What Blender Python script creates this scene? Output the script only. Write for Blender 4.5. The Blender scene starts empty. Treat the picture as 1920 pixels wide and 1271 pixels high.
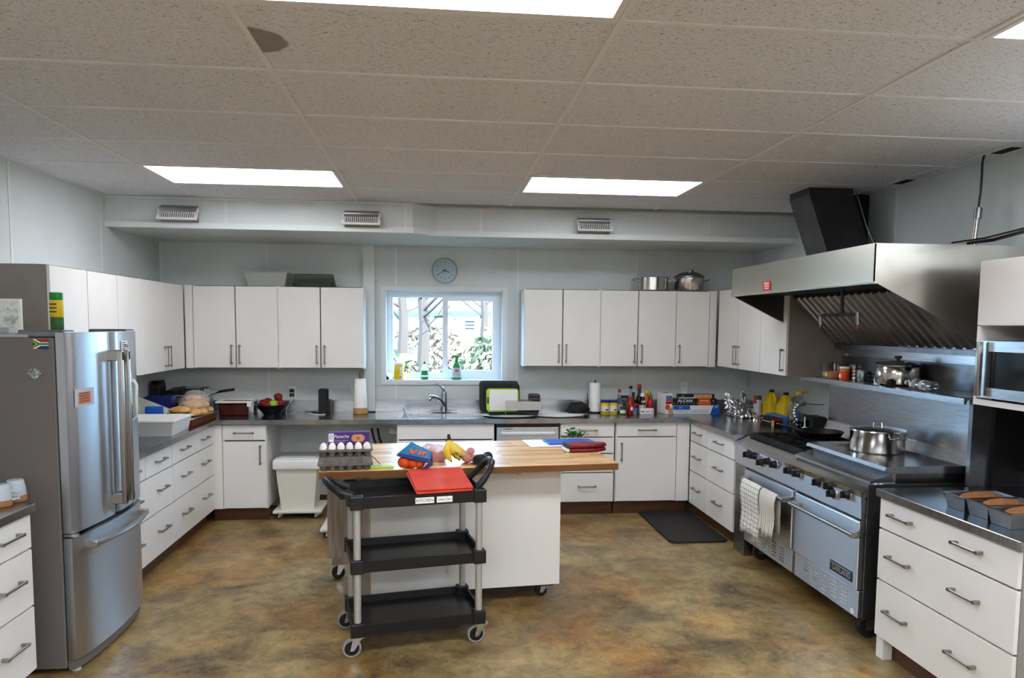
import bpy, bmesh, math, random
from mathutils import Matrix, Vector
random.seed(7)
PI = math.pi
C = bpy.context.scene.collection
scene = bpy.context.scene

# ---------------------------------------------------------------- camera
F, YAW, PIT, ROLL, PY, H = 1373.15, .1011, -.0804, .0087, 84.5, 1.755
def _axes():
    f = Vector((math.sin(YAW)*math.cos(PIT), math.cos(YAW)*math.cos(PIT), math.sin(PIT)))
    r = Vector((math.cos(YAW), -math.sin(YAW), 0)); u = r.cross(f)
    c, s = math.cos(ROLL), math.sin(ROLL)
    return c*r+s*u, -s*r+c*u, f
CR, CU, CF = _axes()
cam = bpy.data.cameras.new('camera'); camo = bpy.data.objects.new('camera', cam); C.objects.link(camo)
cam.sensor_width = 36; cam.sensor_fit = 'HORIZONTAL'; cam.lens = F/1920*36; cam.shift_y = PY/1920
cam.clip_start = .05; cam.clip_end = 300
m = Matrix(((CR.x, CU.x, -CF.x, 0), (CR.y, CU.y, -CF.y, 0), (CR.z, CU.z, -CF.z, H), (0, 0, 0, 1)))
camo.matrix_world = m
scene.camera = camo
def at(u, v, x=None, y=None, z=None):      # where the line of sight of a photo pixel meets a plane of the room
    d = CR*((u-960)/F) - CU*((v-635.5-PY)/F) + CF
    t = x/d.x if x is not None else y/d.y if y is not None else (z-H)/d.z
    return Vector((d.x*t, d.y*t, d.z*t+H))

# ---------------------------------------------------------------- world, sun, exposure
world = bpy.data.worlds.new('sky'); scene.world = world; world.use_nodes = True
wn = world.node_tree.nodes; wn['Background'].inputs[0].default_value = (.42, .68, 1, 1); wn['Background'].inputs[1].default_value = 9.0
sun = bpy.data.lights.new('sun', 'SUN'); sun.energy = 17; sun.angle = .01; sun.color = (1, .95, .86)
suno = bpy.data.objects.new('sun', sun); C.objects.link(suno); suno.rotation_euler = (math.radians(48), 0, math.radians(28))
suno.location = (0, 0, 12)
vs = scene.view_settings
vs.view_transform = 'Standard'; vs.look = 'None'; vs.exposure = 1.48; vs.gamma = 1; vs.use_curve_mapping = False
scene.cycles.use_denoising = True
scene.cycles.max_bounces = 10; scene.cycles.diffuse_bounces = 5; scene.cycles.transparent_max_bounces = 12
scene.cycles.caustics_reflective = False; scene.cycles.caustics_refractive = False; scene.cycles.sample_clamp_indirect = 10
LIGHT = 7.0          # strength of the fluorescent diffusers

# ---------------------------------------------------------------- materials
def lin(h):
    if isinstance(h, str):
        h = h.lstrip('#'); c = [int(h[i:i+2], 16)/255 for i in (0, 2, 4)]
        return tuple(((x+.055)/1.055)**2.4 if x > .04045 else x/12.92 for x in c)+(1,)
    return tuple(h)+(1,) if len(h) == 3 else tuple(h)
M = {}
def mat(name, col, rough=.5, metal=0., noise=None, bump=None, trans=0., emit=None, coat=0., alpha=1., spec=.5, ior=1.45, stretch=None, sub=0.):
    """noise=(scale, second colour, detail[, lo, hi]); bump=(scale, strength)"""
    m = bpy.data.materials.new(name); m.use_nodes = True; nt = m.node_tree; b = nt.nodes['Principled BSDF']
    b.inputs['Base Color'].default_value = lin(col); b.inputs['Roughness'].default_value = rough; b.inputs['Metallic'].default_value = metal
    b.inputs['Transmission Weight'].default_value = trans; b.inputs['Coat Weight'].default_value = coat; b.inputs['IOR'].default_value = ior
    b.inputs['Specular IOR Level'].default_value = spec; b.inputs['Alpha'].default_value = alpha
    if emit: b.inputs['Emission Color'].default_value = lin(emit[0]); b.inputs['Emission Strength'].default_value = emit[1]
    if noise or bump:
        tc = nt.nodes.new('ShaderNodeTexCoord'); mp = nt.nodes.new('ShaderNodeMapping'); nt.links.new(tc.outputs['Object'], mp.inputs[0])
        if stretch: mp.inputs['Scale'].default_value = stretch
    if noise:
        n = nt.nodes.new('ShaderNodeTexNoise'); n.inputs['Scale'].default_value = noise[0]; n.inputs['Detail'].default_value = noise[2] if len(noise) > 2 else 4
        nt.links.new(mp.outputs[0], n.inputs['Vector'])
        r = nt.nodes.new('ShaderNodeValToRGB'); r.color_ramp.elements[0].color = lin(col); r.color_ramp.elements[1].color = lin(noise[1])
        r.color_ramp.elements[0].position = noise[3] if len(noise) > 3 else .35; r.color_ramp.elements[1].position = noise[4] if len(noise) > 4 else .65
        nt.links.new(n.outputs['Fac'], r.inputs[0]); nt.links.new(r.outputs[0], b.inputs['Base Color'])
    if bump:
        n2 = nt.nodes.new('ShaderNodeTexNoise'); n2.inputs['Scale'].default_value = bump[0]; n2.inputs['Detail'].default_value = 3
        nt.links.new(mp.outputs[0], n2.inputs['Vector'])
        bp = nt.nodes.new('ShaderNodeBump'); bp.inputs['Strength'].default_value = bump[1]; bp.inputs['Distance'].default_value = .002
        nt.links.new(n2.outputs['Fac'], bp.inputs['Height']); nt.links.new(bp.outputs[0], b.inputs['Normal'])
    M[name] = m
    return m
def pane_mat(name, tint, gloss, rough=.02):
    """thin clear sheet: lets light straight through, reflects at a fixed small share"""
    m = bpy.data.materials.new(name); m.use_nodes = True; nt = m.node_tree; nt.nodes.remove(nt.nodes['Principled BSDF'])
    t = nt.nodes.new('ShaderNodeBsdfTransparent'); t.inputs[0].default_value = lin(tint)
    g = nt.nodes.new('ShaderNodeBsdfGlossy'); g.inputs['Roughness'].default_value = rough; g.inputs[0].default_value = (1, 1, 1, 1)
    fr = nt.nodes.new('ShaderNodeLayerWeight'); fr.inputs[0].default_value = gloss
    mx = nt.nodes.new('ShaderNodeMixShader'); nt.links.new(fr.outputs['Facing'], mx.inputs[0]); nt.links.new(t.outputs[0], mx.inputs[1]); nt.links.new(g.outputs[0], mx.inputs[2])
    nt.links.new(mx.outputs[0], nt.nodes['Material Output'].inputs[0]); M[name] = m
    return m
mat('wall', '#d0d6d5', .42, noise=(3, '#cad0cf', 3), bump=(160, .15))
mat('wall_trim', '#d9dedd', .4)
mat('cab', '#e9e7e3', .38, noise=(2, '#e4e2dd', 2))
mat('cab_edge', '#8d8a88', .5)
mat('carcass', '#26252a', .6)
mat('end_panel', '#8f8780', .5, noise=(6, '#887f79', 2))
mat('toe', '#5b3a22', .45, noise=(5, '#4b2f1c', 3), stretch=(1, 1, 6))
mat('nickel', '#a09c96', .32, 1)
mat('chrome', '#c9ccd0', .12, 1)
mat('steel', '#cfd1d4', .27, 1, noise=(9, '#bcbec2', 5), stretch=(1, 1, 14))
mat('steel_top', '#a8a9ab', .22, 1, noise=(14, '#929396', 4), stretch=(1, 8, 1))
mat('steel_dark', '#8f9092', .34, 1, noise=(8, '#77787a', 4))
mat('steel_fridge', '#b4b7ba', .24, 1, noise=(7, '#a3a6aa', 4), stretch=(4, 4, .35))
mat('steel_pot', '#c3bfb8', .17, 1)
mat('steel_hood', '#d2cec6', .26, 1, noise=(4, '#bab6ae', 4))
mat('fridge_side', '#6c6764', .55, bump=(220, .2))
mat('black', '#0e0e10', .45)
mat('black_gloss', '#08080a', .12)
mat('black_rough', '#161616', .75, bump=(60, .3))
mat('rubber', '#1b1a1a', .7)
mat('cart_black', '#141416', .42, bump=(120, .25))
mat('cart_tray', '#1c1b1c', .24, noise=(12, '#242325', 4))
mat('cart_post', '#b6b5b1', .45, .4)
mat('tyre', '#8b8c8e', .6)
mat('iron', '#131314', .5, .4, bump=(70, .3))
mat('white', '#f0f0ec', .45)
mat('white_gloss', '#f1f2f0', .2)
mat('off_white', '#dedccf', .5)
mat('vinyl', '#e6ecef', .35)
mat('paper', '#f4f3ee', .8)
mat('red', '#a8141b', .35)
mat('red_board', '#d5442f', .42, noise=(9, '#c23c2a', 4))
mat('mitt', '#7d0f1c', .4, noise=(20, '#6b0c17', 3))
mat('yellow', '#e8c40c', .35)
mat('orange', '#e04f12', .5, bump=(90, .5))
mat('green', '#138a3a', .3)
mat('lime', '#a9d038', .35)
mat('blue', '#1f57b8', .35)
mat('navy', '#20286a', .4)
mat('purple', '#4a1c74', .4)
mat('teal', '#1d6f9c', .4)
mat('brown', '#6b3d20', .5)
mat('cork', '#b07f52', .7)
mat('copper', '#7a3418', .35, .3)
mat('apple', '#6d0f1c', .3, noise=(9, '#8f2a26', 3))
mat('apple_green', '#9ac23c', .35)
mat('meat', '#7e0d18', .25, noise=(14, '#a83232', 4))
mat('bread', '#b0783a', .75, noise=(16, '#d8ad6c', 4), bump=(40, .6))
mat('loaf', '#8a5a30', .8, noise=(30, '#6b3d1a', 4), bump=(60, .8))
mat('egg', '#f3ece6', .5)
mat('carton', '#77706a', .9, noise=(40, '#645d57', 4), bump=(120, .5))
mat('banana', '#d8b424', .5, noise=(14, '#3a2812', 5, .54, .66))
mat('banana_stem', '#2c2410', .7)
mat('leaf', '#2f6b22', .5, noise=(30, '#1d4a16', 3))
mat('tomato', '#c23a30', .3)
mat('pepper', '#c8332c', .3)
mat('grey_bowl', '#18171f', .3)
mat('cloth', '#dcd9d2', .9, bump=(200, .3))
mat('cloth_green', '#b9c4b4', .9, bump=(120, .4))
mat('board_white', '#e6e6e2', .45)
mat('wood_stick', '#8a5a34', .6)
mat('wood_light', '#c9a066', .6, noise=(10, '#b88c52', 4), stretch=(1, 6, 1))
mat('grey_plastic', '#a8aaaa', .5)
mat('mug', '#c4ced8', .3)
mat('sill', '#dfe6ea', .35)
mat('mat_floor', '#211e1d', .75, bump=(90, .35))
mat('foil', '#cfd0d2', .16, 1, bump=(45, 1.0))
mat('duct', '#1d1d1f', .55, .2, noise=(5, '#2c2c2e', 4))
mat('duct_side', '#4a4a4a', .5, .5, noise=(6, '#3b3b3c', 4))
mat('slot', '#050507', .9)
mat('baffle', '#a39e96', .30, 1)
mat('hose', '#2b2b2e', .5)
mat('plastic_haze', '#dfe3dc', .35, trans=.55, ior=1.3)
mat('tub_white', '#e7e8e6', .35)
mat('spray_green', '#12984a', .2, trans=.35, ior=1.3)
mat('soap_green', '#2fbf3a', .15, trans=.5, ior=1.33)
mat('clear', '#f4f8f8', .06, trans=.95, ior=1.25)
mat('bottle_dark', '#220a0a', .15)
mat('ketchup', '#a50d18', .25)
mat('label_cream', '#e8e2cf', .6)
mat('label_blue', '#3c74b4', .5)
mat('label_grey', '#b7bcc4', .5)
mat('tan', '#c99b6e', .6)
mat('peach', '#d98a5c', .4, trans=.2)
mat('amber', '#c56a22', .35)
mat('stripe', '#3a4250', .9)
mat('dial', '#e6eaec', .5)
mat('grass', '#8a7a48', .95, noise=(.6, '#6d7a3a', 5))
mat('bank', '#5e4a38', .95, noise=(1.2, '#454a30', 6))
mat('house_wall', '#e8e8e4', .8)
mat('house_roof', '#36424e', .8)
mat('house_glass', '#141c24', .2)
mat('bark', '#3a302a', .9)
mat('bush', '#5c6448', .9, noise=(6, '#73755c', 3))
mat('leaf_dry', '#74604e', .9)
pane_mat('glass', '#f2f8fa', .10)
pane_mat('film', '#efefef', .55, .22)
pane_mat('clear_tub', '#dfe2dc', .35, .15)
pane_mat('jug_glass', '#e8edec', .25, .03)
mat('diffuser', '#ffffff', .5, emit=('#f3f6ff', LIGHT*1.25))
mat('diffuser_dim', '#ffffff', .5, emit=('#f3f6ff', LIGHT*.78))  # back panels set dimmer to balance brightness across the room
mat('bag_pink', '#e6b6b4', .28, alpha=.55, bump=(30, .8))
mat('bag_clear', '#f2eff0', .2, alpha=.22, bump=(30, .9))
mat('screen', '#0a0c10', .08)

# special procedural surfaces
def nodes_of(name, rough, metal=0):
    m = bpy.data.materials.new(name); m.use_nodes = True; M[name] = m
    b = m.node_tree.nodes['Principled BSDF']; b.inputs['Roughness'].default_value = rough; b.inputs['Metallic'].default_value = metal
    return m.node_tree, b
def nn(nt, t, **k):
    n = nt.nodes.new(t)
    for a, v in k.items():
        if a in n.inputs: n.inputs[a].default_value = v
        else: setattr(n, a, v)
    return n
def ramp(nt, src, stops):
    r = nt.nodes.new('ShaderNodeValToRGB'); e = r.color_ramp.elements
    while len(e) < len(stops): e.new(.5)
    for el, (p, c) in zip(e, stops): el.position = p; el.color = lin(c)
    nt.links.new(src, r.inputs[0]); return r.outputs[0]
# stained concrete: olive, ochre and red-brown clouds with fine pale veining
nt, b = nodes_of('concrete', .3)
tc = nn(nt, 'ShaderNodeTexCoord')
def nz(scale, detail, rough, dist, off=0):
    mp_ = nn(nt, 'ShaderNodeMapping'); mp_.inputs['Location'].default_value = (off, off*1.7, 0); nt.links.new(tc.outputs['Object'], mp_.inputs[0])
    n_ = nn(nt, 'ShaderNodeTexNoise', Scale=scale, Detail=detail, Roughness=rough, Distortion=dist); nt.links.new(mp_.outputs[0], n_.inputs['Vector']); return n_.outputs['Fac']
def mixc(fac, a_, b_, mode='MIX'):
    m_ = nn(nt, 'ShaderNodeMix', data_type='RGBA', blend_type=mode)
    if isinstance(fac, float): m_.inputs[0].default_value = fac
    else: nt.links.new(fac, m_.inputs[0])
    nt.links.new(a_, m_.inputs[6]); nt.links.new(b_, m_.inputs[7]); return m_.outputs[2]
hue = ramp(nt, nz(.8, 6, .6, .3), [(.32, '#86643f'), (.42, '#927547'), (.5, '#8f7e57'), (.58, '#8c8061'), (.70, '#a88a54')])
val = ramp(nt, nz(2.6, 12, .66, .4, 9), [(.30, '#6e6258'), (.45, '#c4bcb0'), (.55, '#e6dfd2'), (.70, '#fff8ea')])
fine = ramp(nt, nz(11, 10, .7, .5, 4), [(.30, '#9a8c7c'), (.5, '#e8e2d8'), (.66, '#ffffff')])
vein = ramp(nt, nz(5, 9, .62, 1.6, 21), [(.485, '#000000'), (.50, '#6f665a'), (.515, '#000000')])
c_ = mixc(1.0, hue, val, 'MULTIPLY'); c_ = mixc(.8, c_, fine, 'MULTIPLY'); c_ = mixc(.35, c_, vein, 'ADD')
gm = nn(nt, 'ShaderNodeMix', data_type='RGBA', blend_type='MULTIPLY'); gm.inputs[0].default_value = 1; gm.inputs[7].default_value = (1.62, 1.6, 1.56, 1); nt.links.new(c_, gm.inputs[6])
nt.links.new(gm.outputs[2], b.inputs['Base Color'])
rr = nn(nt, 'ShaderNodeMapRange'); rr.inputs[3].default_value = .25; rr.inputs[4].default_value = .5; nt.links.new(nz(3, 8, .6, .2, 2), rr.inputs[0]); nt.links.new(rr.outputs[0], b.inputs['Roughness'])
# fissured ceiling tile
def tile_mat(name, stain=None):
    nt, b = nodes_of(name, .9)
    tc = nn(nt, 'ShaderNodeTexCoord'); geo = nn(nt, 'ShaderNodeNewGeometry')
    mp = nn(nt, 'ShaderNodeMapping'); mp.inputs['Scale'].default_value = (75, 160, 75); nt.links.new(geo.outputs['Position'], mp.inputs[0])
    n = nn(nt, 'ShaderNodeTexNoise', Scale=1.0, Detail=3, Roughness=.6, Distortion=1.2); nt.links.new(mp.outputs[0], n.inputs['Vector'])
    col = ramp(nt, n.outputs['Fac'], [(.35, '#77767a'), (.41, '#d6d9df'), (.6, '#dcdfe5')])
    if stain:
        mp2 = nn(nt, 'ShaderNodeMapping'); mp2.inputs['Location'].default_value = (-stain[0], -stain[1], -stain[2]); nt.links.new(geo.outputs['Position'], mp2.inputs[0])
        ln = nn(nt, 'ShaderNodeVectorMath', operation='LENGTH')
        nz = nn(nt, 'ShaderNodeTexNoise', Scale=9, Detail=2); nt.links.new(geo.outputs['Position'], nz.inputs['Vector'])
        nt.links.new(mp2.outputs[0], ln.inputs[0])
        ad = nn(nt, 'ShaderNodeMath', operation='MULTIPLY_ADD'); ad.inputs[1].default_value = .06; nt.links.new(nz.outputs['Fac'], ad.inputs[0]); nt.links.new(ln.outputs['Value'], ad.inputs[2])
        cr = ramp(nt, ad.outputs[0], [(stain[3], '#aba298'), (stain[3]+.012, '#ffffff')])
        mm = nn(nt, 'ShaderNodeMix', data_type='RGBA', blend_type='MULTIPLY'); mm.inputs[0].default_value = 1; nt.links.new(col, mm.inputs[6]); nt.links.new(cr, mm.inputs[7]); col = mm.outputs[2]
    nt.links.new(col, b.inputs['Base Color'])
    bp = nn(nt, 'ShaderNodeBump', Strength=.5, Distance=.004); nt.links.new(n.outputs['Fac'], bp.inputs['Height']); nt.links.new(bp.outputs[0], b.inputs['Normal'])
    return M[name]
tile_mat('tile')
mat('grid', '#dcdde0', .5)
# butcher block of edge-glued staves (object x along the grain)
nt, b = nodes_of('butcher', .3)
tc = nn(nt, 'ShaderNodeTexCoord')
br = nn(nt, 'ShaderNodeTexBrick', Scale=1.0); br.offset = .37; br.squash = 1
br.inputs['Brick Width'].default_value = .42; br.inputs['Row Height'].default_value = .042; br.inputs['Mortar Size'].default_value = .0008
br.inputs['Color1'].default_value = lin('#f2d4a2'); br.inputs['Color2'].default_value = lin('#b98a54'); br.inputs['Mortar'].default_value = lin('#7a522c')
nt.links.new(tc.outputs['Object'], br.inputs['Vector'])
mp = nn(nt, 'ShaderNodeMapping'); mp.inputs['Scale'].default_value = (3, 45, 20); nt.links.new(tc.outputs['Object'], mp.inputs[0])
n = nn(nt, 'ShaderNodeTexNoise', Scale=1.2, Detail=5); nt.links.new(mp.outputs[0], n.inputs['Vector'])
g = ramp(nt, n.outputs['Fac'], [(.3, '#d8bd98'), (.7, '#ffffff')])
mm = nn(nt, 'ShaderNodeMix', data_type='RGBA', blend_type='MULTIPLY'); mm.inputs[0].default_value = .8
nt.links.new(br.outputs['Color'], mm.inputs[6]); nt.links.new(g, mm.inputs[7]); nt.links.new(mm.outputs[2], b.inputs['Base Color'])
# weathered grey timber
nt, b = nodes_of('grey_wood', .6)
tc = nn(nt, 'ShaderNodeTexCoord'); mp = nn(nt, 'ShaderNodeMapping'); mp.inputs['Scale'].default_value = (28, 28, 2.2); nt.links.new(tc.outputs['Object'], mp.inputs[0])
n = nn(nt, 'ShaderNodeTexNoise', Scale=1, Detail=6, Distortion=.6); nt.links.new(mp.outputs[0], n.inputs['Vector'])
nt.links.new(ramp(nt, n.outputs['Fac'], [(.3, '#8c8075'), (.5, '#a99d90'), (.7, '#beb3a6')]), b.inputs['Base Color'])
# checked tea towel
nt, b = nodes_of('towel_check', .9)
tc = nn(nt, 'ShaderNodeTexCoord'); sx = nn(nt, 'ShaderNodeSeparateXYZ'); nt.links.new(tc.outputs['Object'], sx.inputs[0])
def lines(axis, period, width):
    a = nn(nt, 'ShaderNodeMath', operation='PINGPONG'); a.inputs[1].default_value = period/2; nt.links.new(sx.outputs[axis], a.inputs[0])
    l = nn(nt, 'ShaderNodeMath', operation='LESS_THAN'); l.inputs[1].default_value = width; nt.links.new(a.outputs[0], l.inputs[0]); return l.outputs[0]
mxm = nn(nt, 'ShaderNodeMath', operation='MAXIMUM'); nt.links.new(lines('Y', .034, .0018), mxm.inputs[0]); nt.links.new(lines('Z', .034, .0018), mxm.inputs[1])
nt.links.new(ramp(nt, mxm.outputs[0], [(.4, '#e4e0d6'), (.6, '#3c4350')]), b.inputs['Base Color'])
nt, b = nodes_of('towel_stripe', .9)
tc = nn(nt, 'ShaderNodeTexCoord'); sx = nn(nt, 'ShaderNodeSeparateXYZ'); nt.links.new(tc.outputs['Object'], sx.inputs[0])
nt.links.new(ramp(nt, lines('Y', .022, .0026), [(.4, '#ddd6c8'), (.6, '#8d8478')]), b.inputs['Base Color'])

nt, b = nodes_of('hood_brushed', .30, 1); b.inputs['Base Color'].default_value = lin('#c9c5bc'); b.inputs['Anisotropic'].default_value = .75; b.inputs['Anisotropic Rotation'].default_value = .25
tg = nn(nt, 'ShaderNodeTangent', direction_type='RADIAL', axis='Z'); nt.links.new(tg.outputs[0], b.inputs['Tangent'])
nt, b = nodes_of('steel_fridge', .34, 1); b.inputs['Base Color'].default_value = lin('#c6c9cd'); b.inputs['Anisotropic'].default_value = .8; b.inputs['Anisotropic Rotation'].default_value = .25
tg = nn(nt, 'ShaderNodeTangent', direction_type='RADIAL', axis='Z'); nt.links.new(tg.outputs[0], b.inputs['Tangent'])
# brushed range fronts: grain runs across, so highlights smear up and down
nt, b = nodes_of('steel_brushed', .40, 1); b.inputs['Base Color'].default_value = lin('#d3d5d9'); b.inputs['Anisotropic'].default_value = .75; b.inputs['Anisotropic Rotation'].default_value = .25
tg = nn(nt, 'ShaderNodeTangent', direction_type='RADIAL', axis='Z'); nt.links.new(tg.outputs[0], b.inputs['Tangent'])
# ---------------------------------------------------------------- mesh helpers
class G:
    def __init__(s): s.v = []; s.f = []; s.mi = []; s.m = 0
    def add(s, vs, fs):
        o = len(s.v); s.v += [tuple(p) for p in vs]; s.f += [tuple(i+o for i in f) for f in fs]; s.mi += [s.m]*len(fs); return s
    def box(s, x0, x1, y0, y1, z0, z1):
        return s.add([(x0,y0,z0),(x1,y0,z0),(x1,y1,z0),(x0,y1,z0),(x0,y0,z1),(x1,y0,z1),(x1,y1,z1),(x0,y1,z1)],
                     [(0,3,2,1),(4,5,6,7),(0,1,5,4),(1,2,6,5),(2,3,7,6),(3,0,4,7)])
    def rbox(s, x0, x1, y0, y1, z0, z1, r=.005, seg=2, mtx=None):
        bm = bmesh.new(); bmesh.ops.create_cube(bm, size=1)
        for v in bm.verts: v.co = Vector(((x0+x1)/2+v.co.x*(x1-x0), (y0+y1)/2+v.co.y*(y1-y0), (z0+z1)/2+v.co.z*(z1-z0)))
        bmesh.ops.bevel(bm, geom=bm.edges[:], offset=r, segments=seg, profile=.5, affect='EDGES')
        return s.bm(bm, mtx)
    def bm(s, bm, mtx=None):
        bm.verts.index_update()
        vs = [(mtx @ v.co if mtx else v.co) for v in bm.verts]; fs = [[v.index for v in f.verts] for f in bm.faces]; bm.free()
        return s.add(vs, fs)
    def cyl(s, p0, p1, r0, r1=None, n=16, caps=True):
        r1 = r0 if r1 is None else r1
        p0, p1 = Vector(p0), Vector(p1); d = (p1-p0).normalized(); a = d.orthogonal().normalized(); b = d.cross(a)
        vs = []
        for p, r in ((p0, r0), (p1, r1)):
            for i in range(n):
                t = 2*PI*i/n; vs.append(p+a*r*math.cos(t)+b*r*math.sin(t))
        fs = [(i, (i+1) % n, n+(i+1) % n, n+i) for i in range(n)]
        if caps: fs += [tuple(range(n-1, -1, -1)), tuple(range(n, 2*n))]
        return s.add(vs, fs)
    def lathe(s, prof, c=(0,0,0), n=24, sx=1, sy=1, mtx=None):
        vs = []; fs = []
        for r, z in prof:
            for i in range(n):
                t = 2*PI*i/n; p = Vector((c[0]+max(r, 1e-5)*sx*math.cos(t), c[1]+max(r, 1e-5)*sy*math.sin(t), c[2]+z)); vs.append(mtx @ p if mtx else p)
        for k in range(len(prof)-1):
            for i in range(n): fs.append((k*n+i, k*n+(i+1) % n, (k+1)*n+(i+1) % n, (k+1)*n+i))
        fs += [tuple(range(n-1, -1, -1)), tuple(range((len(prof)-1)*n, len(prof)*n))]
        return s.add(vs, fs)
    def tube(s, pts, r, n=8, closed=False, rads=None):
        pts = [Vector(p) for p in pts]; N = len(pts); vs = []; fs = []; prev = None
        for k, p in enumerate(pts):
            if closed: d = pts[(k+1) % N]-pts[k-1]
            else: d = pts[min(k+1, N-1)]-pts[max(k-1, 0)]
            d.normalize()
            if prev is None: a = d.orthogonal().normalized()
            else:
                a = prev-d*prev.dot(d)
                a = a.normalized() if a.length > 1e-6 else d.orthogonal().normalized()
            prev = a; b = d.cross(a); rr = rads[k] if rads else r
            for i in range(n):
                t = 2*PI*i/n; vs.append(p+a*rr*math.cos(t)+b*rr*math.sin(t))
        for k in range(N if closed else N-1):
            k2 = (k+1) % N
            for i in range(n): fs.append((k*n+i, k*n+(i+1) % n, k2*n+(i+1) % n, k2*n+i))
        if not closed: fs += [tuple(range(n-1, -1, -1)), tuple(range((N-1)*n, N*n))]
        return s.add(vs, fs)
    def prism(s, poly, axis, a, b):
        """polygon in the two other axes (order x,y,z without axis), extruded from a to b"""
        def P(p, t): q = list(p); q.insert('xyz'.index(axis), t); return tuple(q)
        n = len(poly); vs = [P(p, a) for p in poly]+[P(p, b) for p in poly]
        return s.add(vs, [tuple(range(n-1, -1, -1)), tuple(range(n, 2*n))]+[(i, (i+1) % n, n+(i+1) % n, n+i) for i in range(n)])
    def sphere(s, c, rx, ry=None, rz=None, n=14, k=9, mtx=None):
        ry = rx if ry is None else ry; rz = rx if rz is None else rz
        return s.lathe([(math.sin(PI*i/k), -math.cos(PI*i/k)*rz) for i in range(k+1)], c, n, rx, ry, mtx)
    def tray(s, x0, x1, y0, y1, z0, z1, t, taper=0, rim=0, mtx=None):
        """open-topped tub: floor, four sloping double walls, optional outward rim"""
        q = taper
        O = [(x0+q,y0+q,z0),(x1-q,y0+q,z0),(x1-q,y1-q,z0),(x0+q,y1-q,z0)]; T = [(x0,y0,z1),(x1,y0,z1),(x1,y1,z1),(x0,y1,z1)]
        I = [(x0+t,y0+t,z1),(x1-t,y0+t,z1),(x1-t,y1-t,z1),(x0+t,y1-t,z1)]; B = [(x0+q+t,y0+q+t,z0+t),(x1-q-t,y0+q+t,z0+t),(x1-q-t,y1-q-t,z0+t),(x0+q+t,y1-q-t,z0+t)]
        vs = O+T+I+B; fs = [(3,2,1,0)]
        for i in range(4):
            j = (i+1) % 4; fs += [(i, j, 4+j, 4+i), (4+i, 4+j, 8+j, 8+i), (8+i, 8+j, 12+j, 12+i)]
        fs.append((12,13,14,15))
        if mtx: vs = [mtx @ Vector(p) for p in vs]
        s.add(vs, fs)
        if rim:
            s2 = G()
            s2.box(x0-rim, x1+rim, y0-rim, y0, z1-t*2, z1); s2.box(x0-rim, x1+rim, y1, y1+rim, z1-t*2, z1); s2.box(x0-rim, x0, y0, y1, z1-t*2, z1); s2.box(x1, x1+rim, y0, y1, z1-t*2, z1)
            s.add([mtx @ Vector(p) for p in s2.v] if mtx else s2.v, s2.f)
        return s
    def xf(s, mtx):
        s.v = [tuple(mtx @ Vector(p)) for p in s.v]; return s
def T(x, y, z, rz=0, rx=0, ry=0, sc=1):
    return Matrix.Translation((x, y, z)) @ Matrix.Rotation(rz, 4, 'Z') @ Matrix.Rotation(rx, 4, 'X') @ Matrix.Rotation(ry, 4, 'Y') @ Matrix.Scale(sc, 4)
def arc(cx, cy, r, a0, a1, n): return [(cx+r*math.cos(a0+(a1-a0)*i/n), cy+r*math.sin(a0+(a1-a0)*i/n)) for i in range(n+1)]
def obj(name, g, mats, parent=None, smooth=False, label=None):
    me = bpy.data.meshes.new(name); me.from_pydata(g.v, [], g.f)
    mats = mats if isinstance(mats, (list, tuple)) else [mats]
    for k in mats: me.materials.append(M[k] if isinstance(k, str) else k)
    if len(mats) > 1: me.polygons.foreach_set('material_index', g.mi)
    bm_ = bmesh.new(); bm_.from_mesh(me); bmesh.ops.recalc_face_normals(bm_, faces=bm_.faces); bm_.to_mesh(me); bm_.free()
    if smooth:
        me.polygons.foreach_set('use_smooth', [True]*len(me.polygons)); me.set_sharp_from_angle(angle=math.radians(40))
    me.update(); o = bpy.data.objects.new(name, me); C.objects.link(o)
    if parent is not None: o.parent = parent
    if label: o['label'] = label
    return o
def inst(src, parent, loc=(0,0,0), rot=(0,0,0)):
    o = src.copy(); C.objects.link(o); o.parent = parent; o.location = loc; o.rotation_euler = rot; return o
def thing(name, label, cat, loc=(0,0,0), rz=0, group=None):
    o = bpy.data.objects.new(name, None); C.objects.link(o); o.empty_display_size = .1
    o.location = loc; o.rotation_euler = (0, 0, rz); o['label'] = label; o['category'] = cat
    if group: o['group'] = group
    return o
def solo(name, g, mats, label, cat, loc=(0,0,0), rz=0, smooth=False, group=None):
    o = obj(name, g, mats, None, smooth); o.location = loc; o.rotation_euler = (0, 0, rz); o['label'] = label; o['category'] = cat
    if group: o['group'] = group
    return o
def struct(name, g=None, mats=None, parent=None, smooth=False, loc=None):
    if g is None:
        o = bpy.data.objects.new(name, None); C.objects.link(o); o.empty_display_size = .1
    else: o = obj(name, g, mats, parent, smooth)
    if loc: o.location = loc
    if parent is None: o['kind'] = 'structure'
    return o
def tree_copy(root, label, loc, rz):
    r = root.copy(); C.objects.link(r); r.location = loc; r.rotation_euler = (0, 0, rz); r['label'] = label
    for ch in list(root.children):
        c = ch.copy(); C.objects.link(c); c.parent = r
        for g_ in list(ch.children):
            d = g_.copy(); C.objects.link(d); d.parent = c
    return r
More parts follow.
